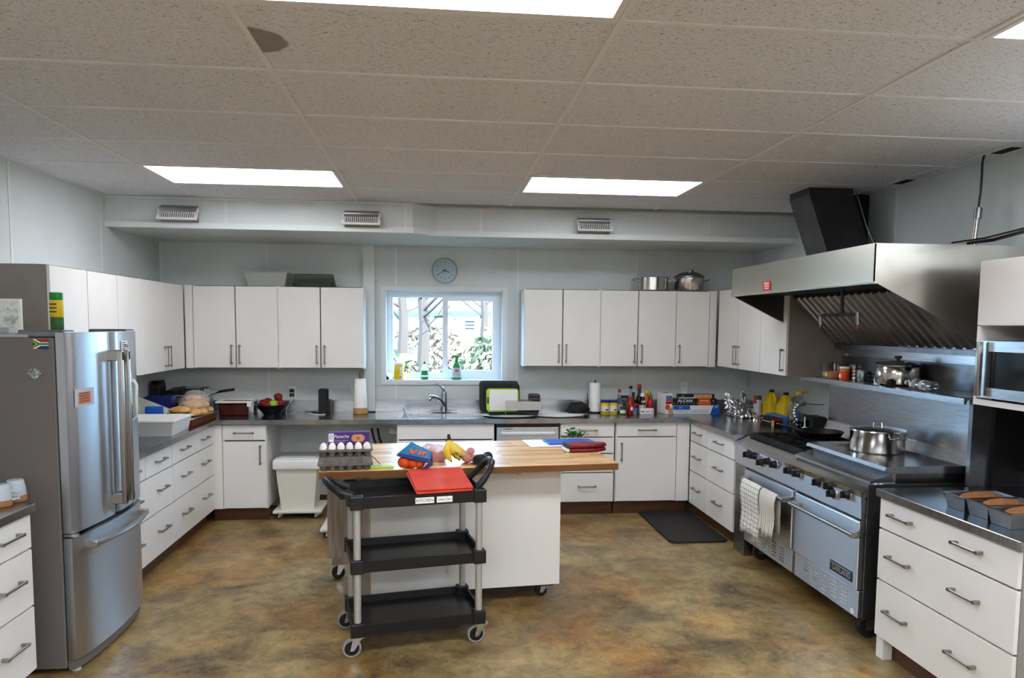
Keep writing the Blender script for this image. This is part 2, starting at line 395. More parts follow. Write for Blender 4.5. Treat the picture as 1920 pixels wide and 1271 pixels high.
def text(body, size, mtl, parent, mtx, name='lettering', align='CENTER', depth=.0003, bold=0, shear=0, sx=1):
    cu = bpy.data.curves.new('lettering', 'FONT'); cu.body = body; cu.size = size; cu.align_x = align; cu.align_y = 'CENTER'; cu.extrude = depth; cu.offset = bold; cu.shear = shear
    tmp = bpy.data.objects.new('lettering_source', cu); C.objects.link(tmp)
    me = bpy.data.meshes.new_from_object(tmp.evaluated_get(bpy.context.evaluated_depsgraph_get())); bpy.data.objects.remove(tmp); bpy.data.curves.remove(cu)
    me.materials.clear(); me.materials.append(M[mtl])
    if sx != 1:
        for v in me.vertices: v.co.x *= sx
    me.transform(mtx); o = bpy.data.objects.new(name, me); C.objects.link(o); o.parent = parent
    return o
UP = Matrix.Rotation(PI/2, 4, 'X')          # text standing up, read from -Y
def objw(name, g, mats, parent, smooth=False, root=None, label=None):
    """g is given in room coordinates; re-expressed in the frame of the thing"""
    r = root or parent
    g.xf((Matrix.Translation(r.location) @ Matrix.Rotation(r.rotation_euler.z, 4, 'Z')).inverted())
    return obj(name, g, mats, parent, smooth, label)
def bx(*a): return G().box(*a)

# ================================================================ the room
XL, XR, YB, YF, ZC = -2.565, 3.14, 7.15, -4.3, 2.727
WX0, WX1, WZ0, WZ1 = -.505, .632, 1.205, 2.082          # window opening
struct('floor', bx(XL-.2, XR+.2, YF-.2, YB+.2, -.12, 0), 'concrete')
# back wall around the window opening
g = G()
for a in ((XL-.2, WX0, 0, 2.95), (WX1, XR+.2, 0, 2.95), (WX0, WX1, 0, WZ0), (WX0, WX1, WZ1, 2.95)):
    g.box(a[0], a[1], YB+.004, YB+.2, a[2], a[3])
wb = struct('wall_back', g, 'wall')
seams = [XL, -1.6, -.402, .772, 1.952, XR]
for a, b in zip(seams, seams[1:]):
    g = G(); x0, x1 = a+.0015, b-.0015
    if x1 < WX0 or x0 > WX1: g.box(x0, x1, YB, YB+.004, 0, 2.5)
    else:
        g.box(x0, x1, YB, YB+.004, 0, WZ0); g.box(x0, x1, YB, YB+.004, WZ1, 2.5)
        if x0 < WX0: g.box(x0, WX0, YB, YB+.004, WZ0, WZ1)
        if x1 > WX1: g.box(WX1, x1, YB, YB+.004, WZ0, WZ1)
    obj('panel', g, 'wall', wb)
for x in seams[1:-1]:
    g = G()
    if WX0-.05 < x < WX1+.05: g.box(x-.011, x+.011, YB-.004, YB, .1, WZ0-.03); g.box(x-.011, x+.011, YB-.004, YB, WZ1+.03, 2.49)
    else: g.box(x-.011, x+.011, YB-.004, YB, .1, 2.49)
    obj('joint_strip', g, 'wall_trim', wb)
for x in (XL+.008, XR-.008): obj('joint_strip', bx(x-.008, x+.008, YB-.008, YB, .1, 2.49), 'wall_trim', wb)
def side_wall(name, x, sgn, ys):
    w = struct(name, bx(min(x+sgn*.004, x+sgn*.2), max(x+sgn*.004, x+sgn*.2), YF-.2, YB+.2, 0, 2.95), 'wall')
    for a, b in zip(ys, ys[1:]):
        obj('panel', bx(min(x, x+sgn*.004), max(x, x+sgn*.004), a+.0015, b-.0015, 0, 2.74), 'wall', w)
    for y in ys[1:-1]: obj('joint_strip', bx(min(x, x-sgn*.004), max(x, x-sgn*.004), y-.011, y+.011, .0, 2.72), 'wall_trim', w)
side_wall('wall_left', XL, -1, [YF, -1.3, -.1, 1.12, 2.33, 3.54, 4.757, 5.965, YB])
side_wall('wall_right', XR, 1, [YF, -1.3, -.1, 1.12, 2.4, 3.62, 4.835, 6.05, YB])
struct('wall_front', bx(XL-.2, XR+.2, YF-.2, YF, 0, 2.95), 'wall')
# ceiling: slab, hung tiles, grid
ceil = struct('ceiling', bx(XL-.2, XR+.2, YF-.2, YB+.2, 2.95, 3.1), 'wall')
XG = [XL, -1.859, -.639, .581, 1.801, 3.021, XR]
YR = [1.772+.61*r for r in range(-10, 8)]; YR[-1] = 6.06
LIGHTS = {(5, 1), (5, 3), (0, 2), (0, 4), (-5, 1), (-5, 3), (-5, 2), (-9, 2), (-9, 4)}
tile_meshes = {}
def tile(x0, x1, y0, y1, m='tile'):
    k = (round(x1-x0, 3), round(y1-y0, 3), m)
    w, d = k[0]-.004, k[1]-.004
    if k not in tile_meshes:
        o = obj('tile', bx(-w/2, w/2, -d/2, d/2, 0, .016), m, ceil); tile_meshes[k] = o.data
    else:
        o = bpy.data.objects.new('tile', tile_meshes[k]); C.objects.link(o); o.parent = ceil
    o.location = ((x0+x1)/2, (y0+y1)/2, ZC+random.uniform(0, .002)); return o
tile_mat('tile_stained', (-.64, 2.69, ZC, .145))
for r in range(-10, 7):
    y0, y1 = YR[r+10], YR[r+11]
    for c in range(6):
        if (r, c) in LIGHTS: continue
        tile(XG[c], XG[c+1], y0, y1, 'tile_stained' if (r, c) == (1, 2) else 'tile')
for x in XG[1:-1]: obj('grid_runner', bx(x-.010, x+.010, YF, 6.06, ZC-.004, ZC+.012), 'grid', ceil)
for y in YR[1:-1]:
    obj('grid_runner', bx(XL, XR, y-.010, y+.010, ZC-.003, ZC+.012), 'grid', ceil)
for x0, x1, y0, y1 in ((XL, XL+.02, YF, 6.06), (XR-.02, XR, YF, 6.06)): obj('wall_angle', bx(x0, x1, y0, y1, ZC-.004, ZC+.002), 'grid', ceil)
# dark slots in the border strip by the range
for u, v in ((1700, 341.5), (1893, 283)):
    p = at(u, v, z=ZC-.003); obj('slot', bx(p.x-.05, min(p.x+.06, XR-.03), p.y-.07, p.y+.07, ZC-.004, ZC-.001), 'slot', ceil)
# soffit over the back wall
plan = [(XL, 6.05), (-.205, 6.05), (-.01, 6.22), (XR, 6.22), (XR, YB), (XL, YB)]
sof = struct('trim_1', G().prism(plan, 'z', 2.497, 2.95), 'wall')
lip = [(XL, 6.03), (-.195, 6.03), (0, 6.2), (XR, 6.2), (XR, 6.24), (-.02, 6.24), (-.215, 6.07), (XL, 6.07)]
obj('lip', G().prism(lip, 'z', 2.488, 2.532), 'wall_trim', sof)
top = [(x, y-.006) for x, y in lip[:4]]+lip[4:]
obj('top_angle', G().prism(top, 'z', ZC-.018, ZC-.002), 'wall_trim', sof)
for u, yy in ((424, 6.05), (760, 6.05), (902, 6.22), (1330, 6.22)):
    x = at(u, 400, y=yy).x; obj('joint_strip', bx(x-.011, x+.011, yy-.004, yy, 2.53, ZC-.018), 'wall_trim', sof)
# boxed-in pipe left of the window
struct('trim_2', bx(-.703, -.60, YB-.07, YB, .92, 2.497), 'wall_trim')
struct('baseboard_back', bx(-1.48, -.37, YB-.012, YB, 0, .1), 'toe')
# window
YW = YB+.13
w1 = struct('window_1', loc=(0, YB, 0))
def wj(n, g, mm, **k): return objw(n, g, mm, w1, **k)
g = G()
for a in ((WX0-.04, WX0, WZ0-.035, WZ1+.035), (WX1, WX1+.04, WZ0-.035, WZ1+.035)): wj('casing', bx(a[0], a[1], YB-.016, YB, a[2], a[3]), 'wall_trim')
for a in ((WZ0-.035, WZ0), (WZ1, WZ1+.035)): wj('casing', bx(WX0, WX1, YB-.016, YB, a[0], a[1]), 'wall_trim')
g = G()
g.box(WX0, WX0+.008, YB, YB+.2, WZ0, WZ1); g.box(WX1-.008, WX1, YB, YB+.2, WZ0, WZ1); g.box(WX0, WX1, YB, YB+.2, WZ1-.008, WZ1)
wj('reveal', g, 'sill'); wj('window_sill', bx(WX0, WX1, YB-.02, YB+.2, WZ0-.012, WZ0+.012), 'sill')
def frame_ring(x0, x1, z0, z1, t, y0, y1, b=None):
    b = t if b is None else b; g = G()
    g.box(x0, x0+t, y0, y1, z0, z1); g.box(x1-t, x1, y0, y1, z0, z1); g.box(x0+t, x1-t, y0, y1, z0, z0+b); g.box(x0+t, x1-t, y0, y1, z1-t, z1); return g
wj('frame', frame_ring(WX0+.008, WX1-.008, WZ0+.012, WZ1-.008, .035, YW, YW+.07), 'vinyl')
fs = wj('fixed_sash', frame_ring(WX0+.043, .085, WZ0+.047, WZ1-.043, .022, YW+.02, YW+.06), 'vinyl')
ss = wj('sliding_sash', frame_ring(.045, WX1-.043, WZ0+.047, WZ1-.043, .052, YW-.012, YW+.022), 'vinyl')
objw('pane', bx(WX0+.06, .07, YW+.038, YW+.042, WZ0+.06, WZ1-.06), 'glass', fs, root=w1)
objw('pane', bx(.09, WX1-.09, YW+.003, YW+.007, WZ0+.09, WZ1-.09), 'glass', ss, root=w1)
objw('latch', G().rbox(.06, .082, YW-.024, YW-.012, 1.60, 1.68, .004), 'vinyl', ss, root=w1)

# ================================================================ outside the window
def ground_z(y): return .2 if y < 8 else .2+(min(y, 24)-8)/16*1.45
g = G(); ys = [7.36, 8, 10, 12, 14, 17, 20, 24, 40, 90]; xs = [-60, -20, -8, -4, -2, 0, 2, 4, 8, 20, 60]; vs = []; rnd = random.Random(3)
for y in ys:
    for x in xs: vs.append((x, y, ground_z(y)+(rnd.uniform(-.06, .06) if y > 9 else 0)))
g.add(vs, [(j*len(xs)+i, j*len(xs)+i+1, (j+1)*len(xs)+i+1, (j+1)*len(xs)+i) for j in range(len(ys)-1) for i in range(len(xs)-1)])
gr = struct('ground', g, 'bank', smooth=True)
def house(x0, x1, y, zb, zt, label, doors, wins):
    t = thing('house', label, 'house', ((x0+x1)/2, y, zb-.3))
    objw('wall', bx(x0, x1, y, y+5, zb-.3, zt), 'house_wall', t)
    objw('roof', G().prism([(y-.5, zt-.05), (y+2.5, zt+1.5), (y+5.5, zt-.05), (y+5.5, zt+.1), (y+2.5, zt+1.7), (y-.5, zt+.1)], 'x', x0-.4, x1+.4), 'house_roof', t)
    for a in wins:
        w = objw('window', bx(a[0], a[1], y-.04, y, a[2], a[3]), 'white', t)
        mx_ = (a[0]+a[1])/2; mz = (a[2]+a[3])/2
        for q in ((a[0]+.06, mx_-.03, a[2]+.06, mz-.03), (mx_+.03, a[1]-.06, a[2]+.06, mz-.03), (a[0]+.06, mx_-.03, mz+.03, a[3]-.06), (mx_+.03, a[1]-.06, mz+.03, a[3]-.06)):
            objw('pane', bx(q[0], q[1], y-.05, y-.035, q[2], q[3]), 'house_glass', w, root=t)
    for a in doors:
        d = objw('door', bx(a[0], a[1], y-.04, y, zb, a[2]), 'off_white', t)
        for k in range(1, 4): objw('door_rail', bx(a[0], a[1], y-.055, y-.04, zb+(a[2]-zb)*k/4-.02, zb+(a[2]-zb)*k/4+.02), 'house_roof', d, root=t)
    return t
hy = 22
p = lambda u, v: at(u, v, y=hy)
house(p(838, 600).x, p(900, 600).x, hy, p(850, 622).z, p(850, 590).z, 'white outbuilding with a grey roof beyond the right window pane', [(p(874, 0).x, p(892, 0).x, p(880, 597).z)], [(p(851, 0).x, p(859, 0).x, p(855, 603).z, p(855, 594).z)])
hy = 29
house(p(730, 600).x, p(822, 600).x, hy, p(780, 622).z, p(780, 590).z, 'long white building with a grey roof beyond the left window pane', [], [(p(801, 0).x, p(808, 0).x, p(805, 602).z, p(805, 595).z)])
def bare_tree(x, y, h, label, seed):
    r = random.Random(seed); t = thing('bare_tree', label, 'tree', (x, y, ground_z(y)-.1), group='bare trees outside the window')
    g = G(); g.tube([(0, 0, 0), (.05, 0, h*.35), (-.04, .05, h*.7), (.02, 0, h)], .08, 7, rads=[.11, .09, .06, .03]); obj('trunk', g, 'bark', t, True)
    g = G()
    for k in range(16):
        z = h*r.uniform(.3, .95); a = r.uniform(0, 2*PI); L = r.uniform(.5, 1.3)
        q = [Vector((0, 0, z))]
        for j in range(4): q.append(q[-1]+Vector((math.cos(a)*L/4, math.sin(a)*L/4, L*.14+r.uniform(-.08, .08)))); a += r.uniform(-.4, .4)
        g.tube(q, .015, 4, rads=[.028, .02, .014, .009, .004])
        for j in (2, 3):
            b2 = a+r.choice((-1, 1))*.8; g.tube([q[j], q[j]+Vector((math.cos(b2)*.3, math.sin(b2)*.3, .15))], .006, 4)
    obj('branches', g, 'bark', t); return t
q = at(790, 640, y=12); bare_tree(q.x, 12, 3.6, 'bare thin tree seen behind the dish soap on the window sill', 1)
q = at(752, 640, y=14); bare_tree(q.x, 14, 3.4, 'bare thin tree seen behind the yellow wipes tub on the window sill', 5)
q = at(905, 640, y=17); bare_tree(q.x, 17, 3.0, 'bare thin tree at the outer edge of the sliding window pane', 9)
def bush(x, y, rx, rz, label, seed, mm='bush'):
    r = random.Random(seed); g = G()
    for k in range(420):
        a, e, q = r.uniform(0, 2*PI), r.uniform(-.3, 1.5), r.uniform(.55, 1)
        c = Vector((math.cos(a)*math.cos(e)*rx*q, math.sin(a)*math.cos(e)*rx*.8*q, math.sin(e)*rz*q+.1)); s_ = r.uniform(.04, .1)
        n_ = Vector((r.uniform(-1, 1), r.uniform(-1, 1), r.uniform(-1, 1))).normalized(); t1 = n_.orthogonal()*s_; t2 = n_.cross(t1)
        g.add([c-t1, c-t2*.5, c+t1, c+t2*.5], [(0, 1, 2, 3)])
    t = thing('shrub', label, 'shrub', (x, y, ground_z(y)-.05), group='shrubs outside the window')
    obj('foliage', g, mm, t)
    g = G()
    for k in range(5): g.tube([(0, 0, 0), (r.uniform(-.5, .5)*rx, r.uniform(-.3, .3), rz*.8)], .02, 5)
    obj('stems', g, 'bark', t)
for u, v, y, rx, rz, lb, mm in ((918, 660, 13, .7, 1.0, 'leafy green shrub at the outer edge of the sliding window pane', 'bush'), (862, 650, 15, 1.1, .5, 'low brown brush on the bank behind the green spray bottle', 'leaf_dry'),
                            (745, 660, 11, .5, .8, 'grey green shrub low behind the yellow wipes tub', 'bush'), (800, 655, 18, .9, .6, 'low russet brush behind the dish soap bottle', 'leaf_dry'), (885, 690, 10, .5, .25, 'low green tuft of growth just above the spray bottle sill', 'bush')):
    bush(at(u, v, y=y).x, y, rx, rz, lb, int(u), mm)

# ================================================================ cabinets
hg = G(); hg.rbox(-.0875, .0875, -.034, -.027, -.006, .006, .002, 1)
for sx in (-1, 1):
    hg.add([(sx*.0875, -.034, -.007), (sx*.0875, -.034, .007), (sx*.070, -.034, .007), (sx*.070, -.034, -.007), (sx*.083, 0, -.007), (sx*.083, 0, .007), (sx*.070, 0, .007), (sx*.070, 0, -.007)],
           [(0, 1, 2, 3), (7, 6, 5, 4), (0, 4, 5, 1), (1, 5, 6, 2), (2, 6, 7, 3), (3, 7, 4, 0)])
HM = None
def handle(parent, x, z, o='h'):
    global HM
    if HM is None: h = obj('handle', hg, 'nickel', parent); HM = h.data
    else: h = bpy.data.objects.new('handle', HM); C.objects.link(h); h.parent = parent
    h.location = (x, -.02, z); h.rotation_euler = (0, PI/2 if o == 'v' else 0, 0); return h
def cabinet(name, label, loc, rz, w, d, z0, z1, fronts, toe=True, body_top=None, group=None, filler=None, ends=('cab', 'cab'), toe_ext=(0, 0)):
    t = thing(name, label, 'cabinet', loc, rz, group)
    obj('body', bx(.016, w-.016, .004, d, z0, body_top or z1), 'cab', t)
    obj('side_panel', bx(0, .016, 0, d, z0-.003, z1), ends[0], t); obj('side_panel', bx(w-.016, w, 0, d, z0-.003, z1), ends[1], t)
    obj('face_frame', bx(.016, w-.016, 0, .004, z0, z1), 'carcass', t)
    for kind, x0, x1, a, b, hs in fronts:
        f = obj(kind, G().rbox(x0+.0045, x1-.0045, -.02, -.001, a+.005, b-.005, .0012, 1), 'cab', t)
        for hx, hz, o in hs: handle(f, hx, hz, o)
    if filler: obj('filler', bx(filler[0], filler[1], -.018, .01, z0, z1), 'cab', t)
    if toe: obj('toe_kick', bx(-toe_ext[0], w+toe_ext[1], .055, .07, 0, z0-.004), 'toe', t)
    return t
Z = (.12, .428, .702, .866)
def drawers3(w, splits, big=True, off=.0):
    fr = []
    for a, b in zip(splits, splits[1:]): fr.append(('drawer', a, b, Z[2], Z[3], [((a+b)/2, .79, 'h')]))
    for k in (0, 1):
        zz = (Z[k]+Z[k+1])/2+.02
        hs = [(w*.26, zz, 'h'), (w*.76, zz, 'h')] if big else [(w/2, zz, 'h')]
        fr.append(('drawer', 0, w, Z[k], Z[k+1], hs))
    return fr
L90, R90 = PI/2, -PI/2
cabinet('drawer_cabinet', 'white drawer base beside the fridge under the white plastic tub', (-1.965, 4.60, 0), L90, .952, .59, .12, .866, drawers3(.952, [0, .455, .952]))
cabinet('drawer_cabinet', 'white drawer base under the bagged buns, next to the corner', (-1.965, 5.552, 0), L90, .985, .59, .12, .866, drawers3(.985, [0, .494, .985]), toe_ext=(0, -.0))
cabinet('base_cabinet', 'white base cabinet with one drawer over one door beside the knee space', (-1.875, 6.575, 0), 0, .375, .57, .12, .866,
        [('drawer', 0, .375, .725, .866, [(.1875, .795, 'h')]), ('door', 0, .375, .12, .722, [(.325, .60, 'v')])], filler=(-.085, -.002), toe_ext=(.10, 0))
sw = .873
cabinet('sink_cabinet', 'white sink cabinet under the window with a wide false drawer front', (-.365, 6.575, 0), 0, sw, .57, .12, .866,
        [('drawer_front', 0, sw, .722, .866, []), ('door', 0, sw/2, .12, .719, [(sw/2-.06, .61, 'v')]), ('door', sw/2, sw, .12, .719, [(sw/2+.06, .61, 'v')])], body_top=.70)
w = .506
cabinet('drawer_cabinet', 'white four-drawer base right of the dishwasher, behind the red oven mitts', (1.113, 6.575, 0), 0, w, .57, .13, .872,
        [('drawer', 0, w, a, b, [(w/2, c, 'h')]) for a, b, c in ((.735, .872, .80), (.582, .735, .66), (.405, .582, .49), (.13, .405, .28))])
w = .575
cabinet('base_cabinet', 'white base cabinet with a wide drawer over a wide door near the floor mat', (1.634, 6.575, 0), 0, w, .57, .13, .872,
        [('drawer', 0, w, .735, .872, [(w/2, .80, 'h')]), ('door', 0, w, .13, .735, [(.05, .60, 'v')])], filler=(w+.002, w+.122), toe_ext=(0, .12))
for y0, w, lb in ((6.53, .415, 'narrow white three-drawer base in the corner by the floor mat'), (6.115, .605, 'white three-drawer base between the corner and the gas range')):
    cabinet('drawer_cabinet', lb, (2.35, y0, 0), R90, w, .77, .12, .866, [('drawer', 0, w, Z[k], Z[k+1], [(w/2, (Z[k]+Z[k+1])/2+.01, 'h')]) for k in (2, 1, 0)])
def wide3(w, hx): return [('drawer', 0, w, Z[k], Z[k+1], [(hx[0], (Z[k]+Z[k+1])/2+.012, 'h'), (hx[1], (Z[k]+Z[k+1])/2+.012, 'h')]) for k in (2, 1, 0)]
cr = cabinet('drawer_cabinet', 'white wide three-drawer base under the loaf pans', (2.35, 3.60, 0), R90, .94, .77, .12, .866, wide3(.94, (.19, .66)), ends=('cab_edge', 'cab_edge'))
obj('leg', bx(0, .06, -.002, .05, 0, .117), 'cab', cr); obj('leg', bx(.88, .94, -.002, .05, 0, .117), 'cab', cr)
cabinet('drawer_cabinet', 'white wide three-drawer base under the blue mugs in front of the fridge', (-1.90, 2.55, 0), L90, .995, .65, .12, .866, wide3(.995, (.28, .80)))
# wall cabinets
UZ = (1.345, 2.085)
def upper(name, label, loc, rz, ws, d, hs, z=UZ, ends=('cab', 'cab'), filler=None):
    w = sum(ws); fr = []; x = 0
    for k, ww in enumerate(ws):
        hx = None if hs[k] is None else (x+.035 if hs[k] == 'l' else x+ww-.035)
        fr.append(('door', x, x+ww, z[0], z[1], [] if hx is None else [(hx, z[0]+.125, 'v')])); x += ww
    return cabinet(name, label, loc, rz, w, d, z[0], z[1], fr, toe=False, ends=ends, filler=filler)
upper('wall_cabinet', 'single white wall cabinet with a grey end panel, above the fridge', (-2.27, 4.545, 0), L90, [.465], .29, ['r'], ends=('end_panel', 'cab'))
upper('wall_cabinet', 'white two-door wall cabinet just past the fridge', (-2.27, 5.01, 0), L90, [.443, .451], .29, ['r', 'l'])
upper('wall_cabinet', 'white two-door wall cabinet in the corner above the deep fryer', (-2.27, 5.904, 0), L90, [.451, .445], .29, ['r', 'l'])
upper('wall_cabinet', 'white two-door wall cabinet above the apple bowl, next to the corner', (-2.179, 6.84, 0), 0, [.368, .372], .30, ['r', 'l'], filler=(-.068, -.002))
upper('wall_cabinet', 'white two-door wall cabinet above the black speaker and paper roll', (-1.439, 6.84, 0), 0, [.376, .388], .30, ['r', 'l'])
RZ = (1.368, 2.093)
upper('wall_cabinet', 'white two-door wall cabinet right beside the window', (.80, 6.84, 0), 0, [.366, .361], .30, ['r', 'l'], RZ)
upper('wall_cabinet', 'white two-door wall cabinet above the sauce bottles', (1.527, 6.84, 0), 0, [.364, .368], .30, ['r', 'l'], RZ)
upper('wall_cabinet', 'white one-door wall cabinet under the lidded stock pot', (2.259, 6.84, 0), 0, [.33], .30, ['l'], RZ, filler=(.332, .40))
RZ = (1.378, 2.10)
upper('wall_cabinet', 'white two-door wall cabinet above the crumpled foil', (2.675, 6.76, 0), R90, [.47, .455], .45, ['r', 'l'], RZ)
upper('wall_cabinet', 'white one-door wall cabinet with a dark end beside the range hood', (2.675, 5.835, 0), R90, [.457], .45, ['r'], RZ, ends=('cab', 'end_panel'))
# near right: cabinet over the microwave niche
t = thing('microwave_cabinet', 'white wall cabinet with an open microwave shelf below its door', 'cabinet', (2.65, 3.385, 1.38))
objw('body', bx(2.672, 3.13, 2.35, 3.385, 1.771, 2.09), 'cab', t)
d_ = objw('door', G().rbox(2.652, 2.67, 2.90, 3.383, 1.774, 2.087, .0012, 1), 'cab', t); objw('door', G().rbox(2.652, 2.67, 2.37, 2.896, 1.774, 2.087, .0012, 1), 'cab', t)
h_ = handle(d_, 0, 0, 'v'); h_.rotation_euler = (0, PI/2, -PI/2); h_.location = (.002, 2.945-3.385, 1.90-1.38)
objw('side_panel', bx(2.655, 3.13, 3.367, 3.385, 1.383, 1.771), 'cab', t); objw('side_panel', bx(2.655, 3.13, 2.35, 2.368, 1.383, 1.771), 'cab', t)
objw('shelf', bx(2.655, 3.13, 2.368, 3.367, 1.383, 1.411), 'cab', t)
objw('back_panel', bx(3.11, 3.13, 2.368, 3.367, 1.411, 1.771), 'cab', t)
# ================================================================ stainless worktops
t = thing('countertop', 'continuous stainless steel worktop with upstand around three walls', 'countertop', (0, 6.53, .87))
SX0, SX1, SY0, SY1 = -.33, .42, 6.62, 6.95
def edge(g): return objw('top', g, 'steel_top', t)
edge(bx(XL+.006, -1.918, 4.60, 7.142, .868, .91))
g = G(); g.box(-1.918, SX0, 6.53, 7.142, .868, .91); g.box(SX1, 2.312, 6.53, 7.142, .868, .91); g.box(SX0, SX1, 6.53, SY0, .868, .91); g.box(SX0, SX1, SY1, 7.142, .868, .91); edge(g)
edge(bx(2.312, XR-.006, 5.505, 7.142, .868, .91))
for a in ((-2.545, -.705, 7.125, 7.142), (-.598, XR-.02, 7.125, 7.142)): objw('upstand', bx(a[0], a[1], a[2], a[3], .911, 1.022), 'steel', t)
objw('upstand', bx(XL+.006, XL+.02, 4.60, 7.142, .911, 1.022), 'steel', t); objw('upstand', bx(XR-.02, XR-.006, 5.505, 7.142, .911, 1.022), 'steel', t)
for a, b in ((SX0, .035), (.075, SX1)): objw('sink_bowl', G().tray(a, b, SY0, SY1, .72, .912, .004, .012), 'steel', t)
objw('sink_divider', bx(.035, .075, SY0, SY1, .88, .909), 'steel_top', t)
for x in (-.15, .25): objw('drain', G().cyl((x, 6.78, .724), (x, 6.78, .728), .045, n=20), 'steel_dark', t)
for nm, lb, x0, x1, y0, y1 in (('countertop', 'stainless steel worktop under the loaf pans', 2.312, 3.135, 2.64, 3.615), ('countertop', 'stainless steel worktop under the blue mugs', -2.56, -1.865, 2.53, 3.565)):
    c = thing(nm, lb, 'countertop', ((x0+x1)/2, (y0+y1)/2, .868)); objw('top', G().rbox(x0, x1, y0, y1, .868, .91, .003, 1), 'steel_top', c)
    xx = x1 if x0 > 0 else x0; s = -1 if x0 > 0 else 1; objw('upstand', bx(min(xx, xx+s*.015), max(xx, xx+s*.015), y0, y1, .91, 1.0), 'steel_top', c)
# ================================================================ ceiling lights and air registers
LBL = {(5, 1): 'lit ceiling panel over the left counter, near the back wall', (5, 3): 'lit ceiling panel near the back wall, on the range hood side',
       (0, 2): 'large lit ceiling panel overhead, cut off by the top of the picture', (0, 4): 'lit ceiling panel in the upper corner on the range side',
       (-5, 2): 'added fill light panel behind the viewer in the middle of the room', (-9, 2): 'added fill light panel by the wall behind the viewer, middle', (-9, 4): 'added fill light panel by the wall behind the viewer, range side',  # unseen extra panels, added to brighten the room more evenly
       (-5, 1): 'lit ceiling panel behind the viewer on the fridge side', (-5, 3): 'lit ceiling panel behind the viewer on the range side'}
for (r, c), lb in LBL.items():
    x0, x1, y0, y1 = XG[c]+.013, XG[c+1]-.013, YR[r+10]+.013, YR[r+11]-.013
    t = thing('ceiling_light', lb, 'light', ((x0+x1)/2, (y0+y1)/2, ZC), group='recessed ceiling panels')
    g = G(); q = .022
    g.box(x0, x1, y0, y0+q, ZC-.006, ZC+.06); g.box(x0, x1, y1-q, y1, ZC-.006, ZC+.06); g.box(x0, x0+q, y0+q, y1-q, ZC-.006, ZC+.06); g.box(x1-q, x1, y0+q, y1-q, ZC-.006, ZC+.06)
    objw('frame', g, 'grid', t); objw('diffuser', bx(x0+q, x1-q, y0+q, y1-q, ZC+.002, ZC+.006), 'diffuser_dim' if r == 5 else 'diffuser', t); objw('housing', bx(x0, x1, y0, y1, ZC+.06, ZC+.07), 'grid', t)
vents = [(331, 403, 6.05, 'white louvred air register nearest the fridge side wall'), (677, 413, 6.05, 'white louvred air register in the middle of the soffit'), (1116, 425.5, 6.22, 'white louvred air register on the soffit above the pots')]
for i, (u, v, yy, lb) in enumerate(vents):
    p = at(u, v, y=yy-.09); t = thing('air_register', lb, 'vent', (p.x, yy, p.z), [.04, 0, 0][i], 'soffit registers')
    g = G().prism([(-.0005, .085), (-.0005, -.045), (-.035, -.045), (-.075, .05), (-.075, .06), (-.01, .085)], 'x', -.135, .135); obj('boot', g, 'steel_dark', t)
    mt = T(0, -.075, .012, 0, math.radians(-33)); W, Hh = .15, .055
    g = G(); g.box(-W, W, -.006, .004, -Hh, -Hh+.014); g.box(-W, W, -.006, .004, Hh-.014, Hh); g.box(-W, -W+.018, -.006, .004, -Hh+.014, Hh-.014); g.box(W-.018, W, -.006, .004, -Hh+.014, Hh-.014)
    obj('frame', g.xf(mt), 'white', t)
    g = G()
    for k in range(17): x = -W+.026+k*.0155; g.box(x-.0035, x+.0035, -.004, .004, -Hh+.014, Hh-.014)
    o = obj('louvers', g.xf(mt), 'white', t); o['kind'] = 'stuff'
    obj('damper', G().box(-W+.018, W-.018, .008, .010, -Hh+.014, Hh-.014).xf(mt), 'slot', t)
    g = G()
    for x in (-W+.009, W-.009): g.cyl((x, -.008, 0), (x, -.004, 0), .004, n=8)
    obj('screws', g.xf(mt), 'steel_dark', t)

# ================================================================ refrigerator
t = fr = thing('refrigerator', 'stainless french-door refrigerator with a grey side and bottom freezer drawer', 'refrigerator', (-2.15, 4.13, 0))
FY0, FY1 = 3.72, 4.555
objw('body', G().rbox(-2.55, -1.835, FY0, FY1, .03, 1.675, .006), 'fridge_side', t)
objw('top_cover', G().rbox(-2.55, -1.95, FY0+.003, FY1-.003, 1.675, 1.69, .004), 'grey_plastic', t)
for y in (FY0+.06, FY1-.06): objw('hinge_cover', G().rbox(-2.0, -1.79, y-.055, y+.055, 1.676, 1.712, .008), 'steel_dark', t)
def bowed(y0, y1, z0, z1, x0, depth=.05, y00=FY0, y11=FY1):
    """door slab whose front is bowed across the whole width of the fridge"""
    n = 12; P = []
    for i in range(n+1):
        y = y0+(y1-y0)*i/n; k = (y-y00)/(y11-y00); P.append((x0+depth+.035*(1-(2*k-1)**2), y))
    e = .012; P[0] = (P[0][0]-e, P[0][1]); P[-1] = (P[-1][0]-e, P[-1][1])
    return G().prism([(x0, y1), (x0, y0)]+P, 'z', z0, z1)
ym = (FY0+FY1)/2
ld = objw('door', bowed(FY0+.003, ym-.003, .715, 1.70, -1.828), 'steel_fridge', t, True)
rd = objw('door', bowed(ym+.003, FY1-.003, .715, 1.70, -1.828), 'steel_fridge', t, True)
fd = objw('freezer_drawer', bowed(FY0+.003, FY1-.003, .075, .69, -1.828), 'steel_fridge', t, True)
objw('gasket', bx(-1.834, -1.828, FY0+.01, FY1-.01, .07, 1.69), 'black', t)
objw('base_grille', bowed(FY0+.01, FY1-.01, .02, .07, -1.83, .035), 'fridge_side', t, True)
for y in (FY0+.06, FY1-.06):
    objw('foot', G().cyl((-1.82, y, 0), (-1.82, y, .022), .022, n=12), 'off_white', t); objw('foot', G().cyl((-2.48, y, 0), (-2.48, y, .03), .022, n=12), 'black', t)
